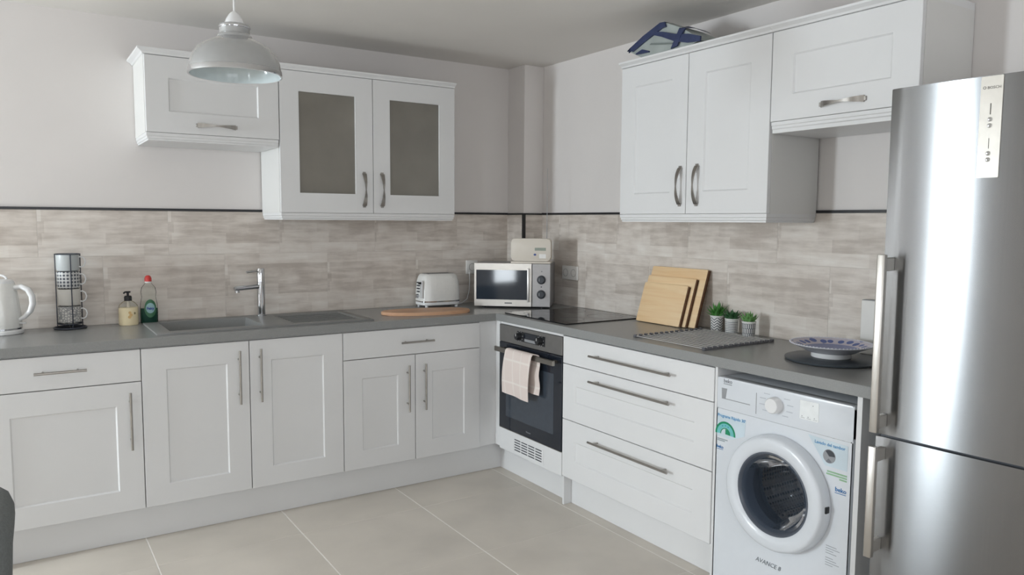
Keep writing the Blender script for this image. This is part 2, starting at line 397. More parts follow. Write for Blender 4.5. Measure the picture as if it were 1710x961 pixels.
wobj('corner_filler', bm, WHITE, 'A', -0.67, DA+0.02, ZB, label='plain white filler panel in the inner corner of the base units', cat='filler panel', smooth=0)
bm = B_(); box(bm, -3.076, -3.060, DA, -0.02, 0.0005, ZW-0.002)
wobj('end_panel', bm, WHITE, 'A', -3.068, -0.3, 0, label='white end panel closing the row of units at the kettle end', cat='panel', smooth=0)
bm = B_(); box(bm, 2.2262, 2.2372, DB+0.004, -0.02, 0.0005, ZW-0.002)
wobj('end_panel', bm, WHITE, 'B', 2.232, -0.3, 0, label='white end panel between the drawers and the washing machine', cat='panel', smooth=0)
bm = B_(); box(bm, 2.838, 2.856, DB+0.0, -0.02, 0.0005, ZW-0.002)
wobj('end_panel', bm, WHITE, 'B', 2.847, -0.3, 0, label='white end panel between the washing machine and the fridge', cat='panel', smooth=0)

# oven housing
OU0, OU1 = 0.6286, 1.2249
t = wroot('oven_cabinet', 'white built-under oven housing with a slotted vent panel', 'cabinet', 'B', 0.92, -0.3, 0)
bm = B_(); box(bm, 0.5765, 0.627, DB+0.002, DB+0.03, ZB+0.004, ZW-0.002, 0.001, 1); obj('filler_strip', bm, WHITE, t, smooth=0)
bm = B_(); box(bm, 1.2135, 1.2262, -0.586, PL-0.0005, 0.0005, ZB-0.006); obj('leg_panel', bm, WHITE, t, smooth=0)
bm = B_(); box(bm, 0.63, 1.2235, DB+0.004, DB+0.02, 0.8775, ZW-0.002); obj('top_rail', bm, WHITE, t, smooth=0)
bm = B_(); box(bm, 0.628, 0.644, DB+0.03, -0.02, ZB, ZW-0.006); box(bm, 1.208, 1.2243, DB+0.03, -0.02, ZB, ZW-0.006); box(bm, 0.644, 1.208, DB+0.03, -0.02, 0.235, 0.25); obj('carcass', bm, CARC, t, smooth=0)
bm = B_(); box(bm, 0.6286, 1.2245, DB, DB+0.018, ZB-0.005, 0.2765, 0.001, 1); vp = obj('vent_panel', bm, WHITE, t, smooth=0)
bm = B_(); box(bm, 0.776, 1.066, DB-0.002, DB, 0.163, 0.252, 0.0008, 1); vg = obj('vent_grille', bm, WPLAST, vp, smooth=0)
sl_me = None
for c in range(4):
    for r in range(5):
        u = 0.789+c*0.068; z = 0.178+r*0.0145
        if sl_me is None:
            bm = B_(); box(bm, 0, 0.058, -0.0006, 0, 0, 0.0062); o = obj('slot', bm, DGREY, smooth=0); sl_me = o.data
        else: o = bpy.data.objects.new('slot', sl_me); COL.objects.link(o)
        o.parent = vp; o.location = Vector((u, DB-0.002, z))-OFF[t.name]

# oven
t = wroot('oven', 'built-in dark glass oven with steel control panel and bar handle', 'oven', 'B', 0.927, -0.3, 0.2794)
bm = B_(); box(bm, OU0+0.016, OU1-0.018, DB+0.022, -0.06, 0.256, 0.876); obj('body', bm, DARKMETAL, t, smooth=0)
bm = B_(); box(bm, OU0+0.001, OU1-0.001, DB-0.004, DB+0.02, 0.779, 0.8755, 0.0015, 1); cp = obj('control_panel', bm, DARKMETAL, t, smooth=0)
bm = B_(); box(bm, 0.812, 1.075, DB-0.0052, DB-0.004, 0.803, 0.857); obj('dial_plate', bm, BLACKP, cp, smooth=0)
bm = B_(); box(bm, 0.886, 0.990, DB-0.0062, DB-0.0052, 0.807, 0.822); obj('label_strip', bm, GREYP, cp, smooth=0)
bm = B_(); box(bm, 0.882, 0.995, DB-0.0058, DB-0.0052, 0.826, 0.854); obj('display', bm, OVENGL, cp, smooth=0)
for u in (0.839, 1.036):
    bm = B_(); lathe(bm, [(0, DB-0.032), (0.0165, DB-0.032), (0.018, DB-0.029), (0.0195, DB-0.006), (0.023, DB-0.0054), (0.023, DB-0.004)], 24, (u, 0, 0.830), 'y')
    kn = obj('knob', bm, BLACKP, cp)
    bm = B_(); box(bm, u-0.0015, u+0.0015, DB-0.0335, DB-0.032, 0.832, 0.846)
    for q in range(9):
        a = PI*(0.15+q*0.213); x, z = u+0.0268*math.cos(a+0.6), 0.830+0.0268*math.sin(a+0.6); box(bm, x-0.0015, x+0.0015, DB-0.0058, DB-0.0050, z-0.0015, z+0.0015)
    obj('dial_marks', bm, WPLAST, kn, smooth=0, kind='stuff')
bm = B_(); box(bm, OU0+0.001, OU1-0.001, DB-0.004, DB+0.02, 0.2815, 0.7765, 0.0015, 1); dr = obj('door', bm, OVENGL, t, smooth=0)
bm = B_(); box(bm, 0.70, 1.155, DB-0.0046, DB-0.004, 0.355, 0.675); obj('window_pane', bm, M('oven_window', (62, 69, 78), 0.05, var=0.06, spec=0.7), dr, smooth=0)
bm = B_(); box(bm, OU0+0.001, OU1-0.001, DB-0.003, DB+0.01, 0.2778, 0.2812); obj('bottom_trim', bm, STEEL, dr, smooth=0)
bm = B_(); box(bm, 0.649, 1.21, -0.655, -0.640, 0.728, 0.755, 0.002, 1)
for u in (0.69, 1.17): box(bm, u-0.01, u+0.01, -0.640, DB-0.004, 0.734, 0.750)
obj('handle', bm, STEEL, dr, smooth=0)
text('brand_badge', 'Hisense', 0.014, 0.927, DB-0.0042, 0.306, GREYP, dr, 'CENTER')

# tea towel over the handle
m = M('towel_cotton', (226, 212, 205), 0.95, var=0.03, scale=300, bump=0.2); nt, n, b = nodes(m)
tc = n.new('ShaderNodeTexCoord'); mp = n.new('ShaderNodeMapping'); mp.inputs['Scale'].default_value = (1, 0.02, 0.62); nt.links.new(tc.outputs['Object'], mp.inputs[0])
vo = n.new('ShaderNodeTexVoronoi'); vo.feature = 'DISTANCE_TO_EDGE'; vo.inputs['Scale'].default_value = 13; vo.inputs['Randomness'].default_value = 0.0; nt.links.new(mp.outputs[0], vo.inputs['Vector'])
cr = n.new('ShaderNodeValToRGB'); cr.color_ramp.elements[0].position = 0.03; cr.color_ramp.elements[1].position = 0.055; cr.color_ramp.elements[0].color = lin((238, 229, 222)); cr.color_ramp.elements[1].color = lin((229, 215, 208))
nt.links.new(vo.outputs['Distance'], cr.inputs[0])
for l in list(b.inputs['Base Color'].links): nt.links.remove(l)
nt.links.new(cr.outputs[0], b.inputs['Base Color'])
def towel():
    path = []
    for i in range(13): path.append((-0.667-0.012*math.sin(i/12*PI*0.9), 0.513+(0.752-0.513)*i/12))
    path += [(-0.664, 0.760), (-0.656, 0.7635), (-0.645, 0.7640), (-0.636, 0.761), (-0.631, 0.752)]
    for i in range(1, 11): path.append((-0.631+0.004*math.sin(i), 0.752-(0.752-0.545)*i/10))
    bm = B_(); N = len(path); U = 14; g = []
    th = 0.0025
    for (v, z), i in zip(path, range(N)):
        row = []
        for q in range(U+1):
            s = q/U
            f = max(0, (0.755-z)/0.245)
            u = (0.790-0.034*f if i < 15 else 0.800)+s*(0.252 if i < 15 else 0.262)
            wv = 0.004*math.sin(s*9+0.6)*f
            row.append(bm.verts.new((u, v-wv, z-(0.010*s*f if i < 13 else 0))))
        g.append(row)
    fs = []
    for a, c in zip(g, g[1:]):
        for q in range(U): fs.append(bm.faces.new([a[q], a[q+1], c[q+1], c[q]]))
    bmesh.ops.recalc_face_normals(bm, faces=bm.faces)
    bmesh.ops.solidify(bm, geom=fs, thickness=th)
    return bm
wobj('tea_towel', towel(), m, 'B', 0.91, -0.65, 0.52, label='pale pink patterned tea towel folded over the oven handle', cat='towel')

# ------------------------------------------------------------------ worktop (one continuous L) with sink cut-out
SX0, SX1, SY0, SY1 = -2.385, -1.335, -0.545, -0.045
def worktop():
    xs = [-3.085, SX0+0.02, SX1-0.02, WB, -0.009]; ys = [-2.90, WA, SY0+0.02, SY1-0.02, -0.009]
    bm = B_(); V = {}
    def v(i, j):
        if (i, j) not in V: V[i, j] = bm.verts.new((xs[i], ys[j], ZT))
        return V[i, j]
    fs = []
    for i in range(4):
        for j in range(4):
            if j == 0 and i < 3: continue
            if i == 1 and j == 2: continue
            fs.append(bm.faces.new([v(i, j), v(i+1, j), v(i+1, j+1), v(i, j+1)]))
    r = bmesh.ops.extrude_face_region(bm, geom=fs)
    bmesh.ops.translate(bm, verts=[q for q in r['geom'] if isinstance(q, bmesh.types.BMVert)], vec=(0, 0, -TW))
    bmesh.ops.recalc_face_normals(bm, faces=bm.faces)
    es = []
    for e in bm.edges:
        if len(e.link_faces) == 2 and e.calc_face_angle(0) > 1.0:
            a, c = e.verts[0].co, e.verts[1].co
            if abs(a.z-c.z) < 1e-5 and ((abs(a.y-WA) < 1e-4 and abs(c.y-WA) < 1e-4) or (abs(a.x-WB) < 1e-4 and abs(c.x-WB) < 1e-4)): es.append(e)
    bmesh.ops.bevel(bm, geom=es, offset=0.002, segments=2, affect='EDGES', profile=0.5)
    return bm
wt = obj('worktop', worktop(), WORK, smooth=0, label='continuous L-shaped grey laminate worktop', cat='worktop')

# ------------------------------------------------------------------ sink and tap
t = root('kitchen_sink', 'grey composite inset sink with left bowl and ribbed drainer', 'sink', (-1.86, -0.295, ZT), 0, None, (-1.86, -0.295, ZT))
t.location = (-1.86, -0.295, ZT); OFF[t.name] = Vector((-1.86, -0.295, ZT))
ZS = ZT+0.007
b0, b1, c0, c1 = -2.318, -1.888, -0.465, -0.115; d0, d1 = -1.745, -1.375
def sinkmesh():
    xs = [SX0, b0, b1, d0, d1, SX1]; ys = [SY0, c0, c1, SY1]; bm = B_(); V = {}
    def v(i, j):
        if (i, j) not in V: V[i, j] = bm.verts.new((xs[i], ys[j], ZS))
        return V[i, j]
    for i in range(5):
        for j in range(3):
            if j == 1 and i in (1, 3): continue
            bm.faces.new([v(i, j), v(i+1, j), v(i+1, j+1), v(i, j+1)])
    def bowl(i, dz, tp):
        top = [v(i, 1), v(i+1, 1), v(i+1, 2), v(i, 2)]
        cx, cy = (xs[i]+xs[i+1])/2, (ys[1]+ys[2])/2
        lo = [bm.verts.new((q.co.x+math.copysign(tp, cx-q.co.x), q.co.y+math.copysign(tp, cy-q.co.y), ZS-dz)) for q in top]
        for a in range(4): bm.faces.new([top[a], top[(a+1) % 4], lo[(a+1) % 4], lo[a]])
        bm.faces.new(lo)
    bowl(1, 0.17, 0.018); bowl(3, 0.006, 0.008)
    o = [v(0, 0), v(1, 0), v(2, 0), v(3, 0), v(4, 0), v(5, 0), v(5, 1), v(5, 2), v(5, 3), v(4, 3), v(3, 3), v(2, 3), v(1, 3), v(0, 3), v(0, 2), v(0, 1)]
    cx, cy = (SX0+SX1)/2, (SY0+SY1)/2
    lo = [bm.verts.new((q.co.x+(0.003*(1 if q.co.x > cx else -1) if q.co.x in (SX0, SX1) else 0), q.co.y+(0.003*(1 if q.co.y > cy else -1) if q.co.y in (SY0, SY1) else 0), ZT+0.0003)) for q in o]
    for a in range(len(o)): bm.faces.new([o[a], o[(a+1) % len(o)], lo[(a+1) % len(o)], lo[a]])
    bmesh.ops.recalc_face_normals(bm, faces=bm.faces)
    es = [e for e in bm.edges if len(e.link_faces) == 2 and e.calc_face_angle(0) > 0.6]
    bmesh.ops.bevel(bm, geom=es, offset=0.003, segments=2, affect='EDGES', profile=0.5)
    return bm
bowl = obj('basin', sinkmesh(), SINKM, t)
for i in range(7):
    y = -0.425+i*0.045
    bm = B_(); box(bm, d0+0.02, d1-0.015, y, y+0.012, ZS-0.0062, ZS-0.0025, 0.001, 1); obj('drainer_rib', bm, SINKM, t, smooth=0)
bm = B_(); lathe(bm, [(0, 0.004), (0.035, 0.004), (0.045, 0.0)], 24, ((b0+b1)/2, (c0+c1)/2, ZS-0.1695)); obj('drain', bm, CHROME, t)
t = root('mixer_tap', 'tall chrome mixer tap with straight spout and pin lever', 'tap', (-1.80, -0.098, ZS))
bm = B_(); lathe(bm, [(0, 0), (0.027, 0), (0.027, 0.006), (0.0205, 0.008), (0.0205, 0.178), (0.0195, 0.179), (0.0195, 0.181), (0.0205, 0.182), (0.0205, 0.250), (0.018, 0.258), (0, 0.259)], 24); obj('body', bm, CHROME, t)
dx, dy = -0.95, -0.31
bm = B_(); tube(bm, [(0, 0, 0.161), (dx*0.15, dy*0.15, 0.157), (dx*0.158, dy*0.158, 0.155)], [0.0125, 0.0125, 0.010], 14); obj('spout', bm, CHROME, t)
bm = B_(); lathe(bm, [(0.0125, 0), (0.0125, 0.012), (0.008, 0.014)], 14, (dx*0.142, dy*0.142, 0.135)); obj('aerator', bm, CHROME, t)
bm = B_(); tube(bm, [(0, 0, 0.247), (dx*0.085, dy*0.085, 0.240)], 0.0058, 10); obj('lever', bm, CHROME, t)

# ------------------------------------------------------------------ hob
t = wroot('ceramic_hob', 'black frameless ceramic hob set into the worktop above the oven', 'hob', 'B', 0.91, -0.31, ZT)
bm = B_(); box(bm, 0.625, 1.205, -0.570, -0.055, ZT+0.0004, ZT+0.006, 0.0015, 1); obj('glass_plate', bm, HOB, t, smooth=0)
for u, v, r in ((0.77, -0.43, 0.09), (1.06, -0.43, 0.075), (0.77, -0.19, 0.075), (1.06, -0.19, 0.10)):
    bm = B_(); lathe(bm, [(r-0.002, ZT+0.0061), (r-0.002, ZT+0.0063), (r, ZT+0.0063), (r, ZT+0.0061)], 40, (u, v, 0)); obj('cooking_zone', bm, DGREY, t)

# ------------------------------------------------------------------ wall cabinets
ZU, ZUT, ZSM, CT = 1.4958, 2.2175, 1.8619, 2.244
UA, UB = -0.362, -0.336
GLASS = M('smoked_frosted_glass', (130, 126, 118), 0.22, var=0.10, scale=4, spec=0.5)
def wallcab(side, u0, u1, z0, yf, label, fronts, left=True, right=True, pl=True, pr=True, ph=0.036):
    t = wroot('wall_cabinet', label, 'cabinet', side, (u0+u1)/2, -0.02, z0)
    y1 = yf+0.021; yb = -0.003 if z0 > TT else -TD-0.002
    bm = B_(); box(bm, u0, u0+0.018, y1, yb, z0, ZUT); box(bm, u1-0.018, u1, y1, yb, z0, ZUT)
    box(bm, u0+0.018, u1-0.018, y1, yb, z0, z0+0.018); box(bm, u0+0.018, u1-0.018, y1, yb, ZUT-0.018, ZUT); box(bm, u0+0.018, u1-0.018, yb-0.008, yb, z0+0.018, ZUT-0.018)
    obj('carcass', bm, CARC, t, smooth=0)
    crownp = [(0.0, ZUT), (0.006, ZUT+0.0015), (0.010, ZUT+0.009), (0.026, ZUT+0.019), (0.028, CT)]
    bm = B_(); crown(bm, u0, u1, yb, yf+0.004, crownp, left, right); obj('cornice', bm, WHITE, t, smooth=0)
    pel = [(0.004, z0), (0.004, z0-0.014), (0.0005, z0-0.017), (0.0005, z0-0.026), (-0.004, z0-0.030), (-0.004, z0-ph)]
    bm = B_(); crown(bm, u0+0.006, u1-0.006, yb, yf+0.006, pel, pl, pr); obj('pelmet', bm, WHITE, t, smooth=0)
    for kind, a, b2, h in fronts:
        if kind == 'glass':
            za, zb, fr = z0+G, ZUT-G, 0.1
            bm = B_()
            for q in ((a+G, a+fr, za, zb), (b2-fr, b2-G, za, zb), (a+fr, b2-fr, za, za+fr+0.002), (a+fr, b2-fr, zb-fr, zb)): box(bm, q[0], q[1], yf, yf+0.02, q[2], q[3])
            d = obj('door', bm, WHITE, t, smooth=0)
            bm = B_(); box(bm, a+fr-0.003, b2-fr+0.003, yf+0.009, yf+0.013, za+fr-0.003, zb-fr+0.003); obj('glass_pane', bm, GLASS, d, smooth=0, label='smoked frosted glass pane')
        else:
            bm = B_(); shaker(bm, a+G, b2-G, z0+G, ZUT-G, yf, fr=0.10, ft=0.098, fb=0.098); d = obj('door', bm, WHITE, t, smooth=0)
        bm = B_(); bow_handle(bm, *h, yf); obj('handle', bm, NICKEL, d, label='brushed nickel bow handle')
    return t
wallcab('A', -2.3768, -1.76, ZSM, UA, 'short white wall cabinet with one flap door beside the pendant lamp', [('flap', -2.3768, -1.76, (-2.150, 1.907, -1.975, 1.907))], True, False, True, False)
wallcab('A', -1.76, -0.7508, ZU, UA, 'white wall cabinet with two smoked glass doors', [('glass', -1.76, -1.2556, (-1.309, 1.537, -1.309, 1.712)), ('glass', -1.2556, -0.7508, (-1.205, 1.537, -1.205, 1.712))], False, False, True, True)
wallcab('B', 1.3326, 2.236, ZU, UB, 'white two-door wall cabinet with a folded bag on top', [('door', 1.3326, 1.7837, (1.749, 1.540, 1.749, 1.708)), ('door', 1.7837, 2.236, (1.852, 1.540, 1.852, 1.712))], False, False, True, True)
wallcab('B', 2.2365, 2.8418, ZSM, UB, 'short white wall cabinet with one flap door above the fridge side', [('flap', 2.2365, 2.8418, (2.470, 1.905, 2.645, 1.905))], False, False, False, True, 0.044)

# ------------------------------------------------------------------ washing machine
WV = -0.598; WU0, WU1, WZ = 2.2385, 2.8265, 0.853
def wu(u): return 4.283-(4.283-u)*0.9834
def wz(z): return 1.459-(1.459-z)*0.9834
t = wroot('washing_machine', 'white front-loading washing machine with stickers under the worktop', 'washing machine', 'B', 2.53, -0.3, 0)
dc, dz_, ro = wu(2.513), wz(0.457), 0.2
bm = B_()
n = 48
zs = wz(0.715)
def front_hole(bm, u0, u1, z0, z1, cu, cz, r, v, n):
    sq, ci = [], []
    for i in range(n):
        a = 2*PI*i/n; c, s = math.cos(a), math.sin(a)
        k_ = min((u1-cu)/c if c > 1e-9 else ((u0-cu)/c if c < -1e-9 else 1e9), (z1-cz)/s if s > 1e-9 else ((z0-cz)/s if s < -1e-9 else 1e9))
        sq.append(bm.verts.new((cu+c*k_, v, cz+s*k_))); ci.append(bm.verts.new((cu+c*r, v, cz+s*r)))
    for i in range(n):
        j = (i+1) % n; bm.faces.new([sq[i], sq[j], ci[j], ci[i]])
    for U, Z, q in ((u1, z1, 0), (u0, z1, 1), (u0, z0, 2), (u1, z0, 3)):
        for i in range(n):
            j = (i+1) % n; a, b2 = sq[i].co, sq[j].co
            if abs(a.x-b2.x) > 1e-5 and abs(a.z-b2.z) > 1e-5 and abs(a.x-U)+abs(b2.x-U) < 0.2 and abs(a.z-Z)+abs(b2.z-Z) < 0.2 and (abs(a.x-U) < 1e-6 or abs(b2.x-U) < 1e-6) and (abs(a.z-Z) < 1e-6 or abs(b2.z-Z) < 1e-6):
                bm.faces.new([sq[i], bm.verts.new((U, v, Z)), sq[j]])
front_hole(bm, WU0, WU1, 0.012, zs, dc, dz_, 0.165, WV, n)
f0 = B_()
box(bm, WU0, WU1, -0.09, -0.075, 0.012, WZ); box(bm, WU0, WU0+0.004, WV, -0.09, 0.012, WZ-0.002); box(bm, WU1-0.004, WU1, WV, -0.09, 0.012, WZ-0.002); box(bm, WU0, WU1, WV+0.012, -0.09, 0.012, 0.02); f0.free()
body = obj('body', bm, APPL, t, smooth=30)
bm = B_(); prism(bm, rrect(WU0, WU1, zs+0.0008, WZ, 0.012, 4), WV-0.0015, WV+0.04, 'y', 0.001); fas = obj('control_fascia', bm, APPL, t)
bm = B_(); box(bm, WU0+0.002, WU1-0.002, WV+0.04, -0.075, WZ-0.028, WZ-0.001, 0.004); obj('top_panel', bm, APPL, t)
FV = WV-0.0015
bm = B_()
prism(bm, [(wu(2.227), wz(0.800)), (wu(2.254), wz(0.800)), (wu(2.248), wz(0.760)), (wu(2.229), wz(0.760))][::-1], FV-0.0006, FV, 'y')
obj('drawer_grip', bm, GREYP, fas, smooth=0)
bm = B_(); box(bm, wu(2.229), wu(2.368), FV-0.0006, FV, wz(0.757), wz(0.760)); box(bm, wu(2.396), wu(2.3985), FV-0.0006, FV, wz(0.73), wz(0.812)); obj('drawer_seam', bm, GREYP, fas, smooth=0)
bm = B_(); lathe(bm, [(0, FV-0.030), (0.026, FV-0.030), (0.029, FV-0.026), (0.031, FV-0.001), (0.031, FV)], 32, (wu(2.487), 0, wz(0.783)), 'y'); obj('programme_knob', bm, WPLAST, fas)
bm = B_()
for q in range(12):
    a = 2*PI*q/12+0.2
    if abs(math.cos(a)) < 0.5: continue
    x, z = wu(2.487)+0.062*math.cos(a), wz(0.783)+0.045*math.sin(a); box(bm, x-0.013, x+0.013, FV-0.0004, FV, z-0.0014, z+0.0014)
obj('programme_print', bm, M('pale_print', (186, 190, 198), 0.5), fas, smooth=0, kind='stuff')
bm = B_(); box(bm, wu(2.59), wu(2.668), FV-0.0015, FV, wz(0.756), wz(0.825), 0.0006, 1); dp = obj('display', bm, M('display_white', (240, 243, 243), 0.2), fas, smooth=0)
bm = B_()
for q in range(3): x = wu(2.596)+q*0.025; box(bm, x, x+0.016, FV-0.002, FV-0.0015, wz(0.7615), wz(0.7625)); box(bm, x+0.003, x+0.006, FV-0.002, FV-0.0015, wz(0.766), wz(0.769))
box(bm, wu(2.643), wu(2.646), FV-0.002, FV-0.0015, wz(0.81), wz(0.813))
obj('display_print', bm, GREYP, dp, smooth=0, kind='stuff')
LOGO = M('logo_grey', (120, 122, 128), 0.4); LBLUE = M('logo_blue', (38, 110, 168), 0.4); TBLUE = M('print_blue', (70, 140, 190), 0.4)
def beko(u, z, size, mat, par, v):
    text('brand_lettering', 'beko', size, u, v, z, mat, par, bold=0.0004)
    bm = B_(); box(bm, u, u+size*1.95, v-0.0006, v, z-size*0.32, z-size*0.22); obj('brand_underline', bm, mat, par, smooth=0)
beko(wu(2.236), wz(0.824), 0.021, LOGO, fas, FV)
SV = WV-0.0006
def sticker(poly, mat, name, par=body, v=SV, e=0.0004):
    bm = B_(); prism(bm, poly, v-e, v, 'y'); return obj(name, bm, mat, par, smooth=0)
m = M('sticker_clear', (206, 220, 228), 0.3, var=0.06, scale=12)
wus = wu
def wu(u): return wus(u)+0.011
st = sticker([(wu(2.198), wz(0.695)), (wu(2.340), wz(0.692)), (wu(2.335), wz(0.628)), (wu(2.272), wz(0.600)), (wu(2.196), wz(0.602))][::-1], m, 'sticker')
text('sticker_lettering', "Programa Rápido 30'", 0.0162, wu(2.199), SV-0.0005, wz(0.682), TBLUE, st, bold=0.0003)
GR = M('sticker_green', (20, 140, 98), 0.4); TQ = M('sticker_turquoise', (110, 190, 190), 0.4)
def arc(cu, cz, r0, r1, a0, a1, n=22):
    return [(cu+r1*math.cos(a0+(a1-a0)*i/n), cz+r1*math.sin(a0+(a1-a0)*i/n)) for i in range(n+1)]+[(cu+r0*math.cos(a1+(a0-a1)*i/n), cz+r0*math.sin(a1+(a0-a1)*i/n)) for i in range(n+1)]
cu, cz = wu(2.240), wz(0.615)
for r0, r1, mt, nm in ((0.042, 0.050, GR, 'green_arc'), (0.026, 0.042, TQ, 'turquoise_arc'), (0.021, 0.025, GR, 'thin_arc')):
    sticker(arc(cu, cz, r0, r1, -0.05, PI+0.05), mt, nm, st, SV-0.0005)
sticker(arc(cu, cz, 0.0, 0.0205, -0.05, PI/2)[:23]+[(cu, cz)], GR, 'green_quarter', st, SV-0.0005)
bm = B_()
for a in (1.15, 1.57, 2.0): x, z = cu+0.034*math.cos(a), cz+0.034*math.sin(a); box(bm, x-0.002, x+0.002, SV-0.0012, SV-0.0009, z-0.002, z+0.002)
obj('sticker_dots', bm, LBLUE, st, smooth=0, kind='stuff')
def fine_print(u, z, ws, h, mat, right=False):
    bm = B_()
    for q, w_ in enumerate(ws): a = u-w_ if right else u; box(bm, a, a+w_, SV-0.0003, SV, z-q*h*1.6, z-q*h*1.6+h)
    obj('sticker_small_print', bm, mat, body, smooth=0, kind='stuff')
fine_print(wu(2.200), wz(0.589), (0.052, 0.038), 0.004, M('small_print', (150, 162, 166), 0.6))
beko(wu(2.197), wz(0.553), 0.017, LBLUE, body, SV)
wu = wus
st2 = sticker([(wu(2.628), wz(0.706)), (wu(2.785), wz(0.700)), (wu(2.785), wz(0.612)), (wu(2.700), wz(0.612))][::-1], m, 'sticker')
text('sticker_lettering', 'Lavado del tambor', 0.0155, wu(2.655), SV-0.0005, wz(0.683), TBLUE, st2, bold=0.0003)
sticker(circle(wu(2.715), wz(0.648), 0.024, 24), GREYP, 'drum_picture', st2, SV-0.0005)
sticker(arc(wu(2.715), wz(0.648), 0.0, 0.022, 0.1, 2.3)[:23]+[(wu(2.715), wz(0.648))], DGREY, 'drum_picture_shade', st2, SV-0.0010)
sticker(arc(wu(2.713), wz(0.640), 0.0, 0.016, -2.3, -0.7)[:23]+[(wu(2.713), wz(0.640))], LOGO, 'drum_picture_base', st2, SV-0.0010)
fine_print(wu(2.785), wz(0.592), (0.075, 0.078, 0.028), 0.0055, M('small_print_green', (150, 188, 152), 0.6), True)
beko(wu(2.742), wz(0.533), 0.021, LBLUE, body, SV)
bm = B_()
for q in range(9):
    z = wz(0.328)-q*0.0085
    if q == 4: continue
    box(bm, wu(2.716), wu(2.716)+0.055*(0.75+0.25*math.sin(q*2.1)), SV-0.0002, SV, z, z+0.0022)
obj('small_print_block', bm, M('small_print2', (158, 162, 168), 0.6), body, smooth=0, kind='stuff')
text('model_lettering', 'AVANCE 8', 0.024, wu(2.418), SV-0.0002, wz(0.158), M('worn_lettering', (110, 116, 122), 0.5, var=0.5, scale=60), body, slant=0.25)
# door
bm = B_(); lathe(bm, [(0.150, WV-0.030), (0.152, WV-0.042), (0.158, WV-0.048), (0.178, WV-0.0525), (0.198, WV-0.0515), (0.205, WV-0.048), (0.2095, WV-0.040), (0.214, WV-0.020), (0.214, WV-0.002), (0.160, WV-0.002), (0.150, WV-0.030)], 64, (dc, 0, dz_), 'y')
dr = obj('door', bm, APPL, t)
bm = B_(); lathe(bm, [(0.1535, WV-0.0435), (0.148, WV-0.0445), (0.142, WV-0.038), (0.138, WV-0.02), (0.134, WV+0.02), (0.150, WV+0.02), (0.1535, WV-0.0435)], 64, (dc, 0, dz_), 'y'); obj('inner_ring', bm, M('dark_ring', (82, 88, 98), 0.3), dr)
gm = M('door_glass', (170, 180, 190), 0.03, var=0.0, spec=0.6); nt, n_, b = nodes(gm)
tr = n_.new('ShaderNodeBsdfTransparent'); tr.inputs[0].default_value = (0.82, 0.86, 0.92, 1); gl = n_.new('ShaderNodeBsdfGlossy'); gl.inputs['Roughness'].default_value = 0.03; mx = n_.new('ShaderNodeMixShader'); lw = n_.new('ShaderNodeFresnel'); lw.inputs['IOR'].default_value = 1.22
out = [x for x in n_ if x.type == 'OUTPUT_MATERIAL'][0]
nt.links.new(lw.outputs[0], mx.inputs[0]); nt.links.new(tr.outputs[0], mx.inputs[1]); nt.links.new(gl.outputs[0], mx.inputs[2]); df = n_.new('ShaderNodeBsdfDiffuse'); df.inputs['Color'].default_value = lin((96, 108, 124)); m2 = n_.new('ShaderNodeMixShader'); m2.inputs[0].default_value = 0.22
nt.links.new(mx.outputs[0], m2.inputs[1]); nt.links.new(df.outputs[0], m2.inputs[2]); nt.links.new(m2.outputs[0], out.inputs['Surface'])
bm = B_(); lathe(bm, [(0.141, WV-0.036), (0.130, WV-0.030), (0.105, WV+0.05), (0.085, WV+0.085), (0.045, WV+0.105), (0, WV+0.110)], 48, (dc, 0, dz_), 'y'); obj('glass_bowl', bm, gm, dr)
bm = B_(); lathe(bm, [(0.152, WV+0.012), (0.150, WV+0.05), (0.165, WV+0.09), (0.160, WV+0.012)], 48, (dc, 0, dz_), 'y'); obj('rubber_seal', bm, DGREY, t)
dm = M('drum_steel', (172, 160, 146), 0.4, 0.45, var=0.05); nt, n_, b = nodes(dm)
tc = n_.new('ShaderNodeTexCoord'); vo = n_.new('ShaderNodeTexVoronoi'); vo.inputs['Scale'].default_value = 62; vo.inputs['Randomness'].default_value = 0.0; nt.links.new(tc.outputs['Object'], vo.inputs['Vector'])
bp = n_.new('ShaderNodeBump'); bp.inputs['Strength'].default_value = 1.0; bp.inputs['Distance'].default_value = 0.008; nt.links.new(vo.outputs['Distance'], bp.inputs['Height']); nt.links.new(bp.outputs[0], b.inputs['Normal'])
cr = n_.new('ShaderNodeValToRGB'); cr.color_ramp.elements[0].position = 0.30; cr.color_ramp.elements[1].position = 0.42; cr.color_ramp.elements[0].color = lin((60, 56, 54)); cr.color_ramp.elements[1].color = lin((186, 172, 156)); nt.links.new(vo.outputs['Distance'], cr.inputs[0])
for l in list(b.inputs['Base Color'].links): nt.links.remove(l)
nt.links.new(cr.outputs[0], b.inputs['Base Color'])
bm = B_(); lathe(bm, [(0.150, WV+0.093), (0.222, WV+0.112)], 48, (dc, 0, dz_), 'y'); obj('drum_lip', bm, M('drum_lip_grey', (74, 78, 84), 0.5), t)
bm = B_(); lathe(bm, [(0.224, WV+0.113), (0.225, WV+0.38), (0.20, WV+0.40), (0, WV+0.40)], 64, (dc, 0, dz_), 'y'); obj('drum', bm, dm, t)
for q in range(3):
    a = PI/2+q*2*PI/3+0.5; bm = B_(); x, z = dc+0.205*math.cos(a), dz_+0.205*math.sin(a)
    tube(bm, [(x, WV+0.125, z), (x-0.03*math.cos(a), WV+0.17, z-0.03*math.sin(a)), (x-0.03*math.cos(a), WV+0.32, z-0.03*math.sin(a)), (x, WV+0.37, z)], [0.006, 0.016, 0.016, 0.006], 12); obj('drum_paddle', bm, dm, t)
bm = B_(); box(bm, dc+0.195, dc+0.2165, WV-0.032, WV-0.012, dz_-0.006, dz_+0.018, 0.003); obj('door_latch', bm, BLACKP, dr)
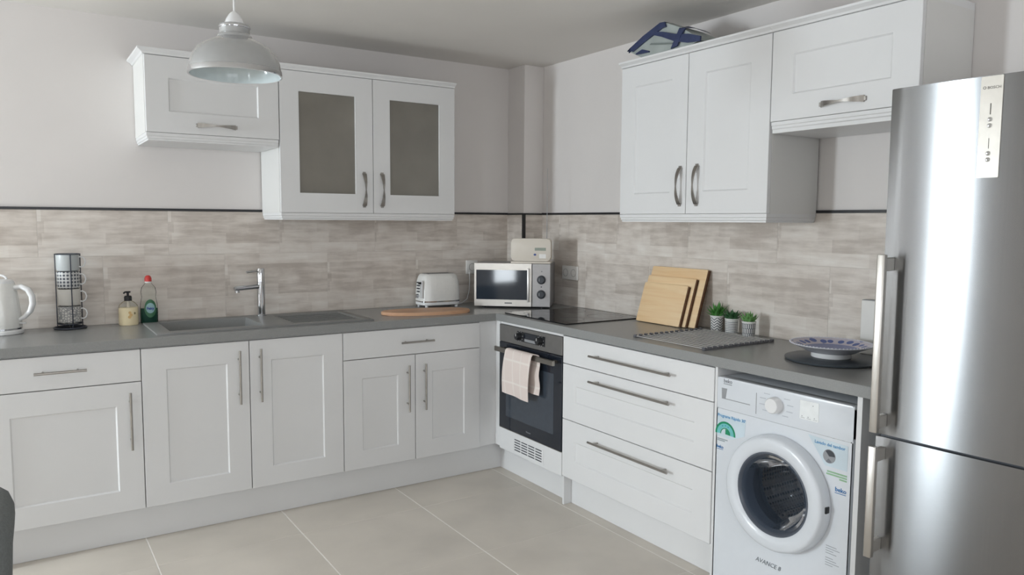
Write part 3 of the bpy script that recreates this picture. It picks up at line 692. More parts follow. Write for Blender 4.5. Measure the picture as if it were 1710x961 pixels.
for sx in (WU0+0.05, WU1-0.05):
    for v in (WV+0.05, -0.15):
        bm = B_(); lathe(bm, [(0, 0), (0.022, 0), (0.022, 0.008), (0.012, 0.012), (0, 0.012)], 16, (sx, v, 0)); obj('foot', bm, BLACKP, t)

# ------------------------------------------------------------------ fridge freezer
fm = M('fridge_steel', (136, 137, 138), 0.22, 1.0, var=0.02, scale=4, stretch=(40, 1, 0.5)); nt, n_, b = nodes(fm)
b.inputs['Anisotropic'].default_value = 1.0; b.inputs['Anisotropic Rotation'].default_value = 0.25
tg = n_.new('ShaderNodeTangent'); tg.direction_type = 'RADIAL'; tg.axis = 'Z'; nt.links.new(tg.outputs[0], b.inputs['Tangent'])
FU0, FU1, FH = 2.948, 3.548, 1.8625; FF = -0.672
FROT = True
t = wroot('fridge_freezer', 'tall brushed steel fridge freezer with two doors and vertical bar handles', 'fridge', 'B', 2.948, -0.672, 0)
t.rotation_euler = (0, 0, -PI/2+math.radians(3.6))
bm = B_(); box(bm, FU0+0.003, FU1-0.003, FF+0.065, -0.10, 0.03, FH, 0.004); obj('body', bm, M('fridge_side_grey', (150, 151, 152), 0.4, 0.3), t)
def fdoor(z0, z1):
    bm = B_(); N = 28; poly = []
    for i in range(N+1):
        s = i/N*2-1; poly.append((FU0+0.3+0.3*s, FF-0.008*(1-s*s)))
    poly += [(FU1, FF+0.06), (FU0, FF+0.06)]
    prism(bm, poly, z0, z1, 'z', 0.003); return bm
d1_ = obj('fridge_door', fdoor(0.806, FH), fm, t, smooth=30)
d2_ = obj('freezer_door', fdoor(0.075, 0.797), fm, t, smooth=30)
bm = B_(); box(bm, FU0+0.01, FU1-0.01, FF+0.01, FF+0.05, 0.797, 0.806); obj('door_gasket', bm, DGREY, t, smooth=0)
bm = B_(); box(bm, FU0+0.01, FU1-0.01, FF+0.03, FF+0.06, 0.004, 0.073); obj('kick_plate', bm, DGREY, t, smooth=0)
HM = M('handle_alu', (200, 196, 190), 0.35, 0.85, var=0.02)
for z0, z1, dd in ((0.822, 1.366, d1_), (0.428, 0.778, d2_)):
    bm = B_(); prism(bm, rrect(2.960, 2.984, -0.742, -0.722, 0.004, 3), z0, z1, 'z', 0.002)
    for z in (z0+0.03, z1-0.03): box(bm, 2.965, 2.981, -0.722, FF-0.001, z-0.02, z+0.02, 0.002, 1)
    obj('handle', bm, HM, dd)
yp = FF-0.0085
bm = B_()
def bul(u): s = (u-3.248)/0.3; return FF-0.020*(1-s*s)
prism(bm, rrect(3.199, 3.254, 1.586, 1.8605, 0.002, 2), yp-0.003, yp+0.004, 'y'); cp = obj('control_strip', bm, M('pale_alu_strip', (216, 211, 202), 0.3, 0.2), d1_)
yq = yp-0.003
text('brand_lettering', 'BOSCH', 0.0105, 3.2155, yq-0.0002, 1.826, M('dark_print', (96, 92, 86), 0.5), cp)
bm = B_(); lathe(bm, [(0.0028, yq-0.0006), (0.0040, yq-0.0006), (0.0040, yq), (0.0028, yq)], 20, (3.2085, 0, 1.830), 'y'); obj('brand_ring', bm, MATS['dark_print'], cp)
for z in (1.744, 1.727, 1.652, 1.635):
    bm = B_(); lathe(bm, [(0, yq-0.006), (0.004, yq-0.005), (0.0062, yq-0.001), (0.0062, yq)], 16, (3.226, 0, z), 'y'); obj('button', bm, CHROME, cp)
bm = B_(); box(bm, 3.225, 3.2275, yq-0.0005, yq, 1.757, 1.787); box(bm, 3.2255, 3.227, yq-0.0005, yq, 1.665, 1.693); obj('indicator', bm, MATS['dark_print'], cp, smooth=0)
for u in (FU0+0.05, FU1-0.05):
    for v in (-0.58, -0.14):
        bm = B_(); lathe(bm, [(0, 0), (0.02, 0), (0.02, 0.03), (0, 0.03)], 14, (u, v, 0)); obj('foot', bm, BLACKP, t)

# ------------------------------------------------------------------ pendant lamp
px, py = -2.30, -1.745
LZ = 1.912
t = root('pendant_lamp', 'silver glass bell pendant lamp hanging on a white flex', 'lamp', (px, py, LZ))
bm = B_(); tube(bm, [(0, 0, 0.19), (0, 0, CE-LZ-0.03)], 0.0032, 8); obj('flex', bm, WPLAST, t)
bm = B_(); lathe(bm, [(0, CE-LZ-0.035), (0.012, CE-LZ-0.035), (0.045, CE-LZ-0.012), (0.048, CE-LZ-0.0005), (0, CE-LZ-0.0005)], 24); obj('ceiling_rose', bm, WPLAST, t)
bm = B_(); lathe(bm, [(0, 0.199), (0.006, 0.198), (0.015, 0.190), (0.025, 0.174), (0.0305, 0.158), (0.0305, 0.155), (0, 0.155)], 28); obj('lampholder_cap', bm, WPLAST, t)
SIL = M('smoked_silver_glass', (182, 184, 185), 0.10, 0.5, var=0.01, coat=0.5)
bm = B_(); prof = [(0.030, 0.157), (0.044, 0.156), (0.0465, 0.151), (0.0455, 0.146), (0.046, 0.128), (0.050, 0.124), (0.053, 0.120), (0.053, 0.116), (0.058, 0.112), (0.073, 0.105), (0.094, 0.094), (0.113, 0.080), (0.126, 0.063), (0.135, 0.042), (0.139, 0.020), (0.140, 0.0)]
lathe(bm, prof, 64); sh = obj('shade', bm, SIL, t)
bm = B_(); lathe(bm, [(r_-0.003, z-0.002 if z > 0.002 else 0) for r_, z in prof][3:], 64); obj('shade_lining', bm, M('white_lining', (214, 224, 226), 0.12, var=0.01), sh)
bm = B_(); lathe(bm, [(0.1392, 0.017), (0.1408, 0.016), (0.1425, 0.004), (0.1425, 0.0), (0.137, 0.0), (0.137, 0.004)], 64); obj('chrome_rim', bm, CHROME, sh)
bm = B_(); lathe(bm, [(0.0448, 0.154), (0.0472, 0.153), (0.0480, 0.150), (0.0472, 0.146), (0.0458, 0.145)], 40); obj('neck_ring', bm, CHROME, sh)
bm = B_(); lathe(bm, [(0.013, 0.153), (0.014, 0.135), (0.030, 0.100), (0.032, 0.082), (0.022, 0.060), (0, 0.052)], 24); obj('bulb', bm, M('opal_bulb', (235, 235, 230), 0.3), t)

# ------------------------------------------------------------------ kettle
t = root('electric_kettle', 'white textured electric kettle on its base at the worktop end', 'kettle', (-2.972, -0.125, ZT+0.0003), -0.45)
KW = M('kettle_white', (236, 235, 231), 0.25, var=0.01); nt, n_, b = nodes(KW)
tc = n_.new('ShaderNodeTexCoord'); vo = n_.new('ShaderNodeTexVoronoi'); vo.inputs['Scale'].default_value = 55; vo.inputs['Randomness'].default_value = 0.15; nt.links.new(tc.outputs['Object'], vo.inputs['Vector'])
bp = n_.new('ShaderNodeBump'); bp.inputs['Strength'].default_value = 0.35; bp.inputs['Distance'].default_value = 0.003; nt.links.new(vo.outputs['Distance'], bp.inputs['Height']); nt.links.new(bp.outputs[0], b.inputs['Normal'])
bm = B_(); lathe(bm, [(0, 0), (0.082, 0), (0.086, 0.004), (0.086, 0.015), (0.080, 0.021), (0, 0.021)], 40); obj('base_plate', bm, WPLAST, t)
bm = B_(); lathe(bm, [(0.0795, 0.021), (0.081, 0.022), (0.081, 0.0285), (0.0795, 0.029)], 40); obj('chrome_band', bm, CHROME, t)
bm = B_(); lathe(bm, [(0, 0.027), (0.079, 0.027), (0.0805, 0.031), (0.0775, 0.09), (0.070, 0.16), (0.062, 0.215), (0.0575, 0.232), (0, 0.232)], 40); kb = obj('body', bm, KW, t)
bm = B_(); lathe(bm, [(0.057, 0.232), (0.056, 0.238), (0.048, 0.246), (0.02, 0.251), (0, 0.252)], 32); ld = obj('lid', bm, WPLAST, t)
bm = B_(); tube(bm, [(0.03*math.cos(a), 0, 0.250+0.018*math.sin(a)) for a in [PI*i/10 for i in range(11)]], 0.005, 8); obj('lid_loop', bm, WPLAST, ld)
bm = B_(); tube(bm, [(0.060, 0, 0.212), (0.090, 0, 0.216), (0.118, 0, 0.203), (0.134, 0, 0.172), (0.136, 0, 0.138), (0.124, 0, 0.104), (0.100, 0, 0.078), (0.076, 0, 0.066)], [0.011, 0.012, 0.013, 0.013, 0.013, 0.012, 0.010, 0.009], 12, flat=1.1); obj('handle', bm, WPLAST, t)
bm = B_(); prism(bm, [(-0.050, 0.231), (-0.095, 0.230), (-0.086, 0.205), (-0.066, 0.165), (-0.05, 0.17)], -0.018, 0.018, 'y', 0.006); obj('spout', bm, KW, t)
bm = B_(); box(bm, 0.076, 0.104, -0.007, 0.007, 0.046, 0.052, 0.002); obj('switch', bm, WPLAST, t)

# ------------------------------------------------------------------ mug tower
mx_, my_ = -2.700, -0.090
WIRE = M('dark_wire', (70, 74, 84), 0.4, 0.6)
t = root('mug_rack', 'dark wire mug rack holding four stacked patterned mugs', 'rack', (mx_, my_, ZT+0.0003))
def ring(r, z, n=36): return [(r*math.cos(2*PI*i/n), r*math.sin(2*PI*i/n), z) for i in range(n)]
bm = B_(); tube(bm, ring(0.068, 0.006), 0.0045, 8, True); tube(bm, [(-0.068, 0, 0.006), (0.068, 0, 0.006)], 0.003, 6); tube(bm, [(0, -0.068, 0.006), (0, 0.068, 0.006)], 0.003, 6); obj('base_ring', bm, WIRE, t)
bm = B_(); tube(bm, ring(0.0535, 0.026), 0.0025, 8, True); tube(bm, [(-0.0535, 0, 0.026), (0.0535, 0, 0.026)], 0.0025, 6); obj('support_ring', bm, WIRE, t)
bm = B_(); tube(bm, ring(0.0535, 0.358), 0.0022, 8, True); obj('top_ring', bm, WIRE, t)
va = -1.40
for a in (va, va+PI/2, va+PI, va-PI/2):
    x, y = 0.0535*math.cos(a), 0.0535*math.sin(a)
    bm = B_(); tube(bm, [(x, y, 0.006), (x, y, 0.358)], 0.0022, 8); obj('upright', bm, WIRE, t)
def mugmat(name, base, ink, mode):
    m = M(name, base, 0.3, var=0.01); nt, n_, b = nodes(m)
    tc = n_.new('ShaderNodeTexCoord'); sp = n_.new('ShaderNodeSeparateXYZ'); nt.links.new(tc.outputs['Object'], sp.inputs[0])
    at = n_.new('ShaderNodeMath'); at.operation = 'ARCTAN2'; nt.links.new(sp.outputs['Y'], at.inputs[0]); nt.links.new(sp.outputs['X'], at.inputs[1])
    sc = n_.new('ShaderNodeMath'); sc.operation = 'MULTIPLY'; sc.inputs[1].default_value = 0.05; nt.links.new(at.outputs[0], sc.inputs[0])
    cb = n_.new('ShaderNodeCombineXYZ'); nt.links.new(sc.outputs[0], cb.inputs[0]); nt.links.new(sp.outputs['Z'], cb.inputs[1])
    cr = n_.new('ShaderNodeValToRGB'); cr.color_ramp.interpolation = 'CONSTANT'
    if mode == 'dots':
        vo = n_.new('ShaderNodeTexVoronoi'); vo.inputs['Scale'].default_value = 62; vo.inputs['Randomness'].default_value = 0.05; nt.links.new(cb.outputs[0], vo.inputs['Vector']); src = vo.outputs['Distance']
        cr.color_ramp.elements[0].color = lin(ink); cr.color_ramp.elements[1].color = lin(base); cr.color_ramp.elements[1].position = 0.34
    elif mode == 'net':
        vo = n_.new('ShaderNodeTexVoronoi'); vo.feature = 'DISTANCE_TO_EDGE'; vo.inputs['Scale'].default_value = 85; vo.inputs['Randomness'].default_value = 0.6; nt.links.new(cb.outputs[0], vo.inputs['Vector']); src = vo.outputs['Distance']
        cr.color_ramp.elements[0].color = lin(ink); cr.color_ramp.elements[1].color = lin(base); cr.color_ramp.elements[1].position = 0.13
    else:
        wv = n_.new('ShaderNodeTexWave'); wv.bands_direction = 'DIAGONAL' if mode == 'diag' else 'Y'; wv.inputs['Scale'].default_value = 55; nt.links.new(cb.outputs[0], wv.inputs['Vector']); src = wv.outputs['Fac']
        cr.color_ramp.elements[0].color = lin(ink); cr.color_ramp.elements[1].color = lin(base); cr.color_ramp.elements[1].position = 0.35
    nt.links.new(src, cr.inputs[0])
    for l in list(b.inputs['Base Color'].links): nt.links.remove(l)
    nt.links.new(cr.outputs[0], b.inputs['Base Color'])
    return m
mugs = [('net', (214, 211, 205), (150, 150, 150), 'pale mug with a fine grey network print, lowest in the wire rack'), ('lines', (216, 212, 204), (204, 201, 195), 'plain off-white mug second from the bottom of the wire rack'), ('dots', (205, 205, 203), (84, 88, 96), 'mug with a dark grey star pattern, second from the top of the wire rack'), ('lines', (196, 200, 200), (178, 183, 184), 'light grey mug with faint lines, topmost in the wire rack')]
for i, (mode, bc, ic, lb) in enumerate(mugs):
    z = ZT+0.0288+i*0.0825
    c = root('mug', lb, 'mug', (mx_, my_, z), -0.38, 'mugs stacked in the wire rack')
    mm = mugmat('mug_glaze_%d' % i, bc, ic, mode)
    bm = B_(); lathe(bm, [(0, 0.0), (0.036, 0.0), (0.046, 0.004), (0.0495, 0.012), (0.0495, 0.0815), (0.0470, 0.0815), (0.0465, 0.014), (0, 0.008)], 40); mb = obj('cup', bm, mm, c)
    bm = B_(); tube(bm, [(0.047, 0, 0.068), (0.060, 0, 0.070), (0.072, 0, 0.062), (0.077, 0, 0.045), (0.072, 0, 0.028), (0.060, 0, 0.020), (0.047, 0, 0.022)], 0.0032, 8); obj('handle', bm, WPLAST, c)

# ------------------------------------------------------------------ soap bottles
CLEAR = M('clear_plastic', (225, 228, 228), 0.06, var=0.0); nt, n_, b = nodes(CLEAR)
tr = n_.new('ShaderNodeBsdfTransparent'); tr.inputs[0].default_value = (0.96, 0.97, 0.96, 1); gl = n_.new('ShaderNodeBsdfGlossy'); gl.inputs['Roughness'].default_value = 0.06; mx = n_.new('ShaderNodeMixShader'); lw = n_.new('ShaderNodeFresnel'); lw.inputs['IOR'].default_value = 1.14
out = [x for x in n_ if x.type == 'OUTPUT_MATERIAL'][0]
nt.links.new(lw.outputs[0], mx.inputs[0]); nt.links.new(tr.outputs[0], mx.inputs[1]); nt.links.new(gl.outputs[0], mx.inputs[2]); nt.links.new(mx.outputs[0], out.inputs['Surface'])
t = root('hand_soap_dispenser', 'cream hand soap in a clear bottle with a black pump', 'soap bottle', (-2.447, -0.085, ZT+0.0003), -0.1)
bm = B_(); lathe(bm, [(0, 0), (0.041, 0), (0.0445, 0.005), (0.0445, 0.088), (0, 0.088)], 36, sy=0.72); obj('liquid_soap', bm, M('cream_soap', (244, 228, 190), 0.3, var=0.02), t)
bm = B_(); lathe(bm, [(0.0438, 0.0882), (0.044, 0.090), (0.040, 0.101), (0.028, 0.114), (0.016, 0.121), (0.0145, 0.126)], 36, sy=0.72); obj('bottle', bm, CLEAR, t)
bm = B_(); lathe(bm, [(0, 0.121), (0.0175, 0.121), (0.0175, 0.141), (0.014, 0.146), (0.0055, 0.147), (0.0055, 0.160), (0.012, 0.161), (0.013, 0.168), (0, 0.169)], 24); tube(bm, [(0.0, 0, 0.165), (-0.014, -0.018, 0.165), (-0.018, -0.024, 0.161)], 0.004, 8); obj('pump', bm, BLACKP, t)
bm = B_(); tube(bm, [(0, 0, 0.088), (0, 0, 0.122)], 0.007, 10); obj('dip_tube', bm, CREAM, t)
for q, (x, z, r) in enumerate(((0.006, 0.064, 0.007), (0.010, 0.052, 0.008), (0.004, 0.042, 0.0075), (0.026, 0.060, 0.006))):
    bm = B_(); y = -0.72*math.sqrt(0.0445**2-x*x); prism(bm, circle(x, z, r, 12), y-0.0006, y+0.002, 'y'); obj('label_print', bm, M('label_orange', (214, 178, 120), 0.5) if q < 3 else M('label_olive', (140, 128, 84), 0.5), t)
t = root('dish_soap_bottle', 'clear dish soap bottle with green liquid and red cap', 'soap bottle', (-2.345, -0.092, ZT+0.0075), -0.12)
t.location.x = -2.352; t.location.y = -0.075; t.location.z = ZT+0.0003
bprof = [(0, 0), (0.036, 0), (0.040, 0.005), (0.041, 0.06), (0.039, 0.10), (0.033, 0.135), (0.036, 0.160), (0.032, 0.182), (0.018, 0.200), (0.014, 0.206)]
bm = B_(); lathe(bm, bprof, 36, sy=0.6); obj('bottle', bm, CLEAR, t)
bm = B_(); lathe(bm, [(0, 0.002), (0.034, 0.002), (0.0385, 0.006), (0.0395, 0.06), (0.039, 0.078), (0, 0.078)], 36, sy=0.58); obj('green_liquid', bm, M('green_detergent', (34, 76, 64), 0.15, var=0.05), t)
bm = B_(); lathe(bm, [(0, 0.206), (0.0155, 0.206), (0.0155, 0.214), (0, 0.214)], 20); obj('neck_ring', bm, WPLAST, t)
bm = B_(); lathe(bm, [(0, 0.213), (0.0165, 0.213), (0.0165, 0.228), (0.013, 0.238), (0.008, 0.243), (0, 0.244)], 20); obj('cap', bm, M('red_cap', (208, 62, 58), 0.35), t)
def curved_label(name, poly, r, rr, mat, par):
    bm = B_(); c = bm.verts.new((sum(p[0] for p in poly)/len(poly), 0, sum(p[1] for p in poly)/len(poly))); vs = [bm.verts.new((x, 0, z)) for x, z in poly]
    for i in range(len(vs)): bm.faces.new([c, vs[i], vs[(i+1) % len(vs)]])
    bmesh.ops.subdivide_edges(bm, edges=bm.edges, cuts=3, use_grid_fill=True)
    for v in bm.verts: v.co.y = -0.6*math.sqrt(max(0, r*r-v.co.x**2))-rr
    return obj(name, bm, mat, par)
lb = curved_label('label', circle(0.006, 0.078, 0.027, 28, 0.046), 0.041, 0.0012, M('label_green', (58, 112, 78), 0.4), t)
curved_label('label_badge', circle(0.006, 0.080, 0.021, 24, 0.026), 0.041, 0.0018, M('label_badge_pale', (150, 186, 190), 0.4), t)
text('label_lettering', 'Fairy', 0.017, 0.006, -0.0275, 0.073, M('label_blue', (48, 70, 150), 0.4), t, 'CENTER', bold=0.0006)

# ------------------------------------------------------------------ toaster
t = root('toaster', 'white two-slice toaster with textured sides and chrome band', 'toaster', (-0.735, -0.115, ZT+0.0003), -0.03)
def superbox(bm, hx, hy, prof, n=40, p=4.0):
    rings = []
    for s, z in prof:
        rg = []
        for i in range(n):
            a = 2*PI*i/n; c, q = math.cos(a), math.sin(a)
            rg.append(bm.verts.new((math.copysign(abs(c)**(2/p), c)*(hx-s), math.copysign(abs(q)**(2/p), q)*(hy-s), z)))
        rings.append(rg)
    for a, b2 in zip(rings, rings[1:]):
        for i in range(n): bm.faces.new([a[i], a[(i+1) % n], b2[(i+1) % n], b2[i]])
    bm.faces.new(rings[0][::-1]); bm.faces.new(rings[-1]); return bm
bm = B_(); superbox(bm, 0.130, 0.082, [(0.010, 0.012), (0.0, 0.018), (0.0, 0.034)]); obj('base', bm, WPLAST, t)
bm = B_(); superbox(bm, 0.131, 0.083, [(0.0, 0.034), (0.0, 0.042)]); obj('chrome_band', bm, CHROME, t)
bm = B_(); superbox(bm, 0.130, 0.082, [(0.0, 0.042), (0.001, 0.10), (0.006, 0.16), (0.014, 0.188), (0.022, 0.200), (0.034, 0.205)]); tb = obj('body', bm, KW, t)
for y in (-0.028, 0.028):
    bm = B_(); box(bm, -0.085, 0.085, y-0.014, y+0.014, 0.2035, 0.2058); obj('bread_slot', bm, DGREY, t, smooth=0)
bm = B_(); box(bm, -0.134, -0.126, -0.060, -0.036, 0.06, 0.165, 0.002, 1); ep = obj('lever_plate', bm, WPLAST, t)
bm = B_(); box(bm, -0.1348, -0.134, -0.050, -0.046, 0.062, 0.160); obj('lever_slot', bm, BLACKP, t, smooth=0)
bm = B_(); box(bm, -0.150, -0.134, -0.056, -0.040, 0.145, 0.158, 0.003); obj('lever', bm, BLACKP, t)
for z in (0.148, 0.130, 0.112, 0.094):
    bm = B_(); box(bm, -0.136, -0.128, -0.018, 0.012, z, z+0.008, 0.001, 1); obj('button', bm, DGREY, t, smooth=0)
bm = B_(); lathe(bm, [(0, -0.148), (0.012, -0.148), (0.013, -0.128), (0, -0.128)], 18, (0, -0.003, 0.070), 'x'); obj('browning_knob', bm, CHROME, t)
for x in (-0.1, 0.1):
    for y in (-0.055, 0.055):
        bm = B_(); lathe(bm, [(0, 0), (0.009, 0), (0.011, 0.016), (0, 0.016)], 12, (x, y, 0)); obj('foot', bm, WPLAST, t)

# oval wooden board lying flat
bm = B_(); poly = [(0.258*math.copysign(abs(math.cos(a))**0.9, math.cos(a)), 0.115*math.copysign(abs(math.sin(a))**0.9, math.sin(a))) for a in [2*PI*i/48 for i in range(48)]]
prism(bm, poly, 0, 0.018, 'z', 0.004)
o = obj('oval_board', bm, BEECH, label='oval wooden chopping board lying flat in front of the toaster', cat='chopping board'); o.location = (-0.955, -0.395, ZT+0.0003); o.rotation_euler = (0, 0, -0.20)

# ------------------------------------------------------------------ microwave + radio
ang = -math.radians(41.5)
Mx, My = -0.400, -0.440
t = root('microwave', 'silver countertop microwave with dark glass door turned across the corner', 'microwave', (Mx, My, ZT+0.0003), ang)
MW, MD, MH = 0.232, 0.285, 0.272
bm = B_(); box(bm, -MW, MW, 0.018, MD, 0.012, MH, 0.004); obj('casing', bm, M('microwave_grey', (150, 150, 152), 0.4, 0.4), t)
xd = 0.118
bm = B_()
for a in ((-MW, xd, 0.012, 0.052), (-MW, xd, MH-0.040, MH), (-MW, -MW+0.012, 0.052, MH-0.040), (xd-0.016, xd, 0.052, MH-0.040)): box(bm, a[0], a[1], 0, 0.018, a[2], a[3])
dr = obj('door', bm, M('microwave_silver', (200, 196, 190), 0.3, 0.85, var=0.03), t, smooth=0)
bm = B_(); box(bm, -MW+0.012, xd-0.016, 0.003, 0.016, 0.052, MH-0.040); obj('door_glass', bm, M('microwave_glass', (44, 52, 62), 0.05, var=0.03, spec=0.8), dr, smooth=0)
bm = B_(); box(bm, xd-0.024, xd-0.012, -0.020, -0.010, 0.04, MH-0.028, 0.003); box(bm, xd-0.022, xd-0.014, -0.010, 0.001, 0.046, 0.060); box(bm, xd-0.022, xd-0.014, -0.010, 0.001, MH-0.05, MH-0.036); obj('handle', bm, M('handle_white_metal', (222, 220, 218), 0.3, 0.5), dr)
bm = B_(); box(bm, -0.045, 0.0, -0.001, 0, 0.029, 0.035); obj('badge', bm, DGREY, dr, smooth=0)
bm = B_(); box(bm, xd+0.004, MW, 0, 0.018, 0.012, MH, 0.002, 1); cp = obj('control_panel', bm, M('panel_silver', (172, 170, 170), 0.4, 0.5), t)
for z in (0.088, 0.176):
    bm = B_(); lathe(bm, [(0, -0.020), (0.018, -0.020), (0.021, -0.017), (0.023, -0.004), (0.027, -0.003), (0.027, 0)], 28, (xd+0.060, 0, z), 'y'); kn = obj('knob', bm, DGREY, cp)
    bm = B_(); box(bm, xd+0.047, xd+0.051, -0.0215, -0.02, z-0.008, z+0.010); obj('pointer', bm, GREYP, kn, smooth=0)
bm = B_(); prism(bm, circle(xd+0.060, 0.133, 0.004, 12), -0.001, 0, 'y'); prism(bm, circle(xd+0.062, 0.226, 0.003, 12), -0.001, 0, 'y'); obj('panel_print', bm, DGREY, cp, smooth=0, kind='stuff')
for x in (-0.18, 0.18):
    for y in (0.04, 0.24):
        bm = B_(); lathe(bm, [(0, 0), (0.012, 0), (0.013, 0.012), (0, 0.012)], 12, (x, y, 0)); obj('foot', bm, BLACKP, t)
mr = Matrix.Rotation(ang, 3, 'Z')
rp = Vector((Mx, My, 0))+mr@Vector((0.110, 0.075, 0))
t = root('portable_radio', 'cream portable radio with a raised aerial on top of the microwave', 'radio', (rp.x, rp.y, ZT+MH+0.0008), ang)
bm = B_(); prism(bm, rrect(-0.120, 0.120, 0.014, 0.150, 0.022, 6), -0.060, 0.045, 'y', 0.006); rb = obj('body', bm, CREAM, t)
bm = B_(); box(bm, -0.121, 0.121, -0.064, 0.045, 0.0, 0.012, 0.003); obj('base', bm, CREAM, t)
bm = B_(); box(bm, 0.025, 0.092, -0.0615, -0.0595, 0.078, 0.096); obj('display', bm, M('lcd', (150, 158, 146), 0.3), t, smooth=0)
bm = B_(); prism(bm, circle(0.026, 0.054, 0.008, 20, 0.0065), -0.0615, -0.0595, 'y'); obj('badge', bm, M('badge_blue', (72, 92, 150), 0.4), t, smooth=0)
bm = B_(); box(bm, 0.052, 0.093, -0.0612, -0.0595, 0.032, 0.058, 0.0004, 1); obj('button_panel', bm, M('pale_panel', (238, 236, 232), 0.2), t, smooth=0)
bm = B_(); tube(bm, [(0.088, 0.03, 0.140), (0.088, 0.03, 0.575)], [0.0020, 0.0012], 8); obj('aerial', bm, GREYP, t)

# ------------------------------------------------------------------ wall sockets
def socket(side, u0, u1, z0, z1, n, label):
    t = wroot('wall_socket', label, 'socket', side, (u0+u1)/2, -TD, (z0+z1)/2)
    y = -TD-0.0003
    bm = B_(); box(bm, u0, u1, y-0.011, y, z0, z1, 0.003); obj('plate', bm, SOCK, t)
    w_ = (u1-u0)/n
    for i in range(n):
        c = u0+w_*(i+0.5); z = (z0+z1)/2
        bm = B_(); lathe(bm, [(0.024, y-0.0115), (0.0225, y-0.0118), (0.0205, y-0.004), (0, y-0.004)][::-1], 28, (c, 0, z), 'y'); rr = obj('recess', bm, M('socket_recess', (190, 186, 180), 0.4), t)
        bm = B_(); lathe(bm, [(0.0222, y-0.0119), (0.0236, y-0.0122), (0.0236, y-0.0112)], 28, (c, 0, z), 'y'); obj('recess_shadow', bm, M('socket_shadow', (120, 118, 116), 0.5), t)  # dark ring: shadow at the recess edge put into the colour
        for s in (-0.0095, 0.0095):
            bm = B_(); prism(bm, circle(c+s, z, 0.0028, 10), y-0.0045, y-0.004, 'y'); obj('pin_hole', bm, BLACKP, t, smooth=0)
    return t
socket('A', -0.476, -0.392, 1.118, 1.206, 1, 'single white wall socket partly hidden behind the microwave')
socket('B', 0.432, 0.590, 1.098, 1.184, 2, 'double white wall socket beside the microwave')
bm = B_(); tube(bm, [(-0.455, -0.022, 1.13), (-0.462, -0.035, 1.08), (-0.470, -0.045, 1.02), (-0.495, -0.06, 0.962), (-0.54, -0.075, 0.941), (-0.585, -0.085, 0.9365)], 0.0035, 8)
obj('toaster_cable', bm, WPLAST, label='thin white power cable hanging from the socket behind the microwave', cat='cable')

# ------------------------------------------------------------------ chopping boards leaning on the oven wall
def lean(u0, u1, L, xb, th, label, grp):
    tilt = math.asin(0.088/0.30)
    t = root('chopping_board', label, 'chopping board', (xb, -u0, ZT+0.0004), -PI/2, grp)
    ca, sa = math.cos(tilt), math.sin(tilt)
    def mk(a0, a1, h0, h1, d0, d1, bev):
        bm = B_(); prism(bm, rrect(a0, a1, h0, h1, 0.008, 4), d0, d1, 'y', bev)
        for v in bm.verts:
            x, y, z = v.co; v.co = (x, y*ca+z*sa, z*ca-y*sa)
        zmin = min(v.co.z for v in bm.verts)
        return bm
    bm = mk(0, u1-u0, 0, L, -th, 0, 0.0015)
    bmesh.ops.translate(bm, verts=bm.verts, vec=(0, 0, 0))
    obj('panel', bm, BAMBOO, t)
    bm = mk(u1-u0-0.002, u1-u0+0.0012, 0.004, L-0.004, -th+0.001, -0.001, 0.0)
    obj('edge_band', bm, BAMBOOD, t, smooth=0, label='darker side edge')
lean(1.262, 1.652, 0.300, -0.1015, 0.015, 'largest bamboo chopping board leaning on the tiled wall behind two others', 'bamboo chopping boards')
lean(1.264, 1.605, 0.250, -0.1185, 0.015, 'middle-sized bamboo chopping board leaning between two others', 'bamboo chopping boards')
lean(1.266, 1.578, 0.212, -0.1355, 0.015, 'smallest bamboo chopping board leaning in front of two others', 'bamboo chopping boards')

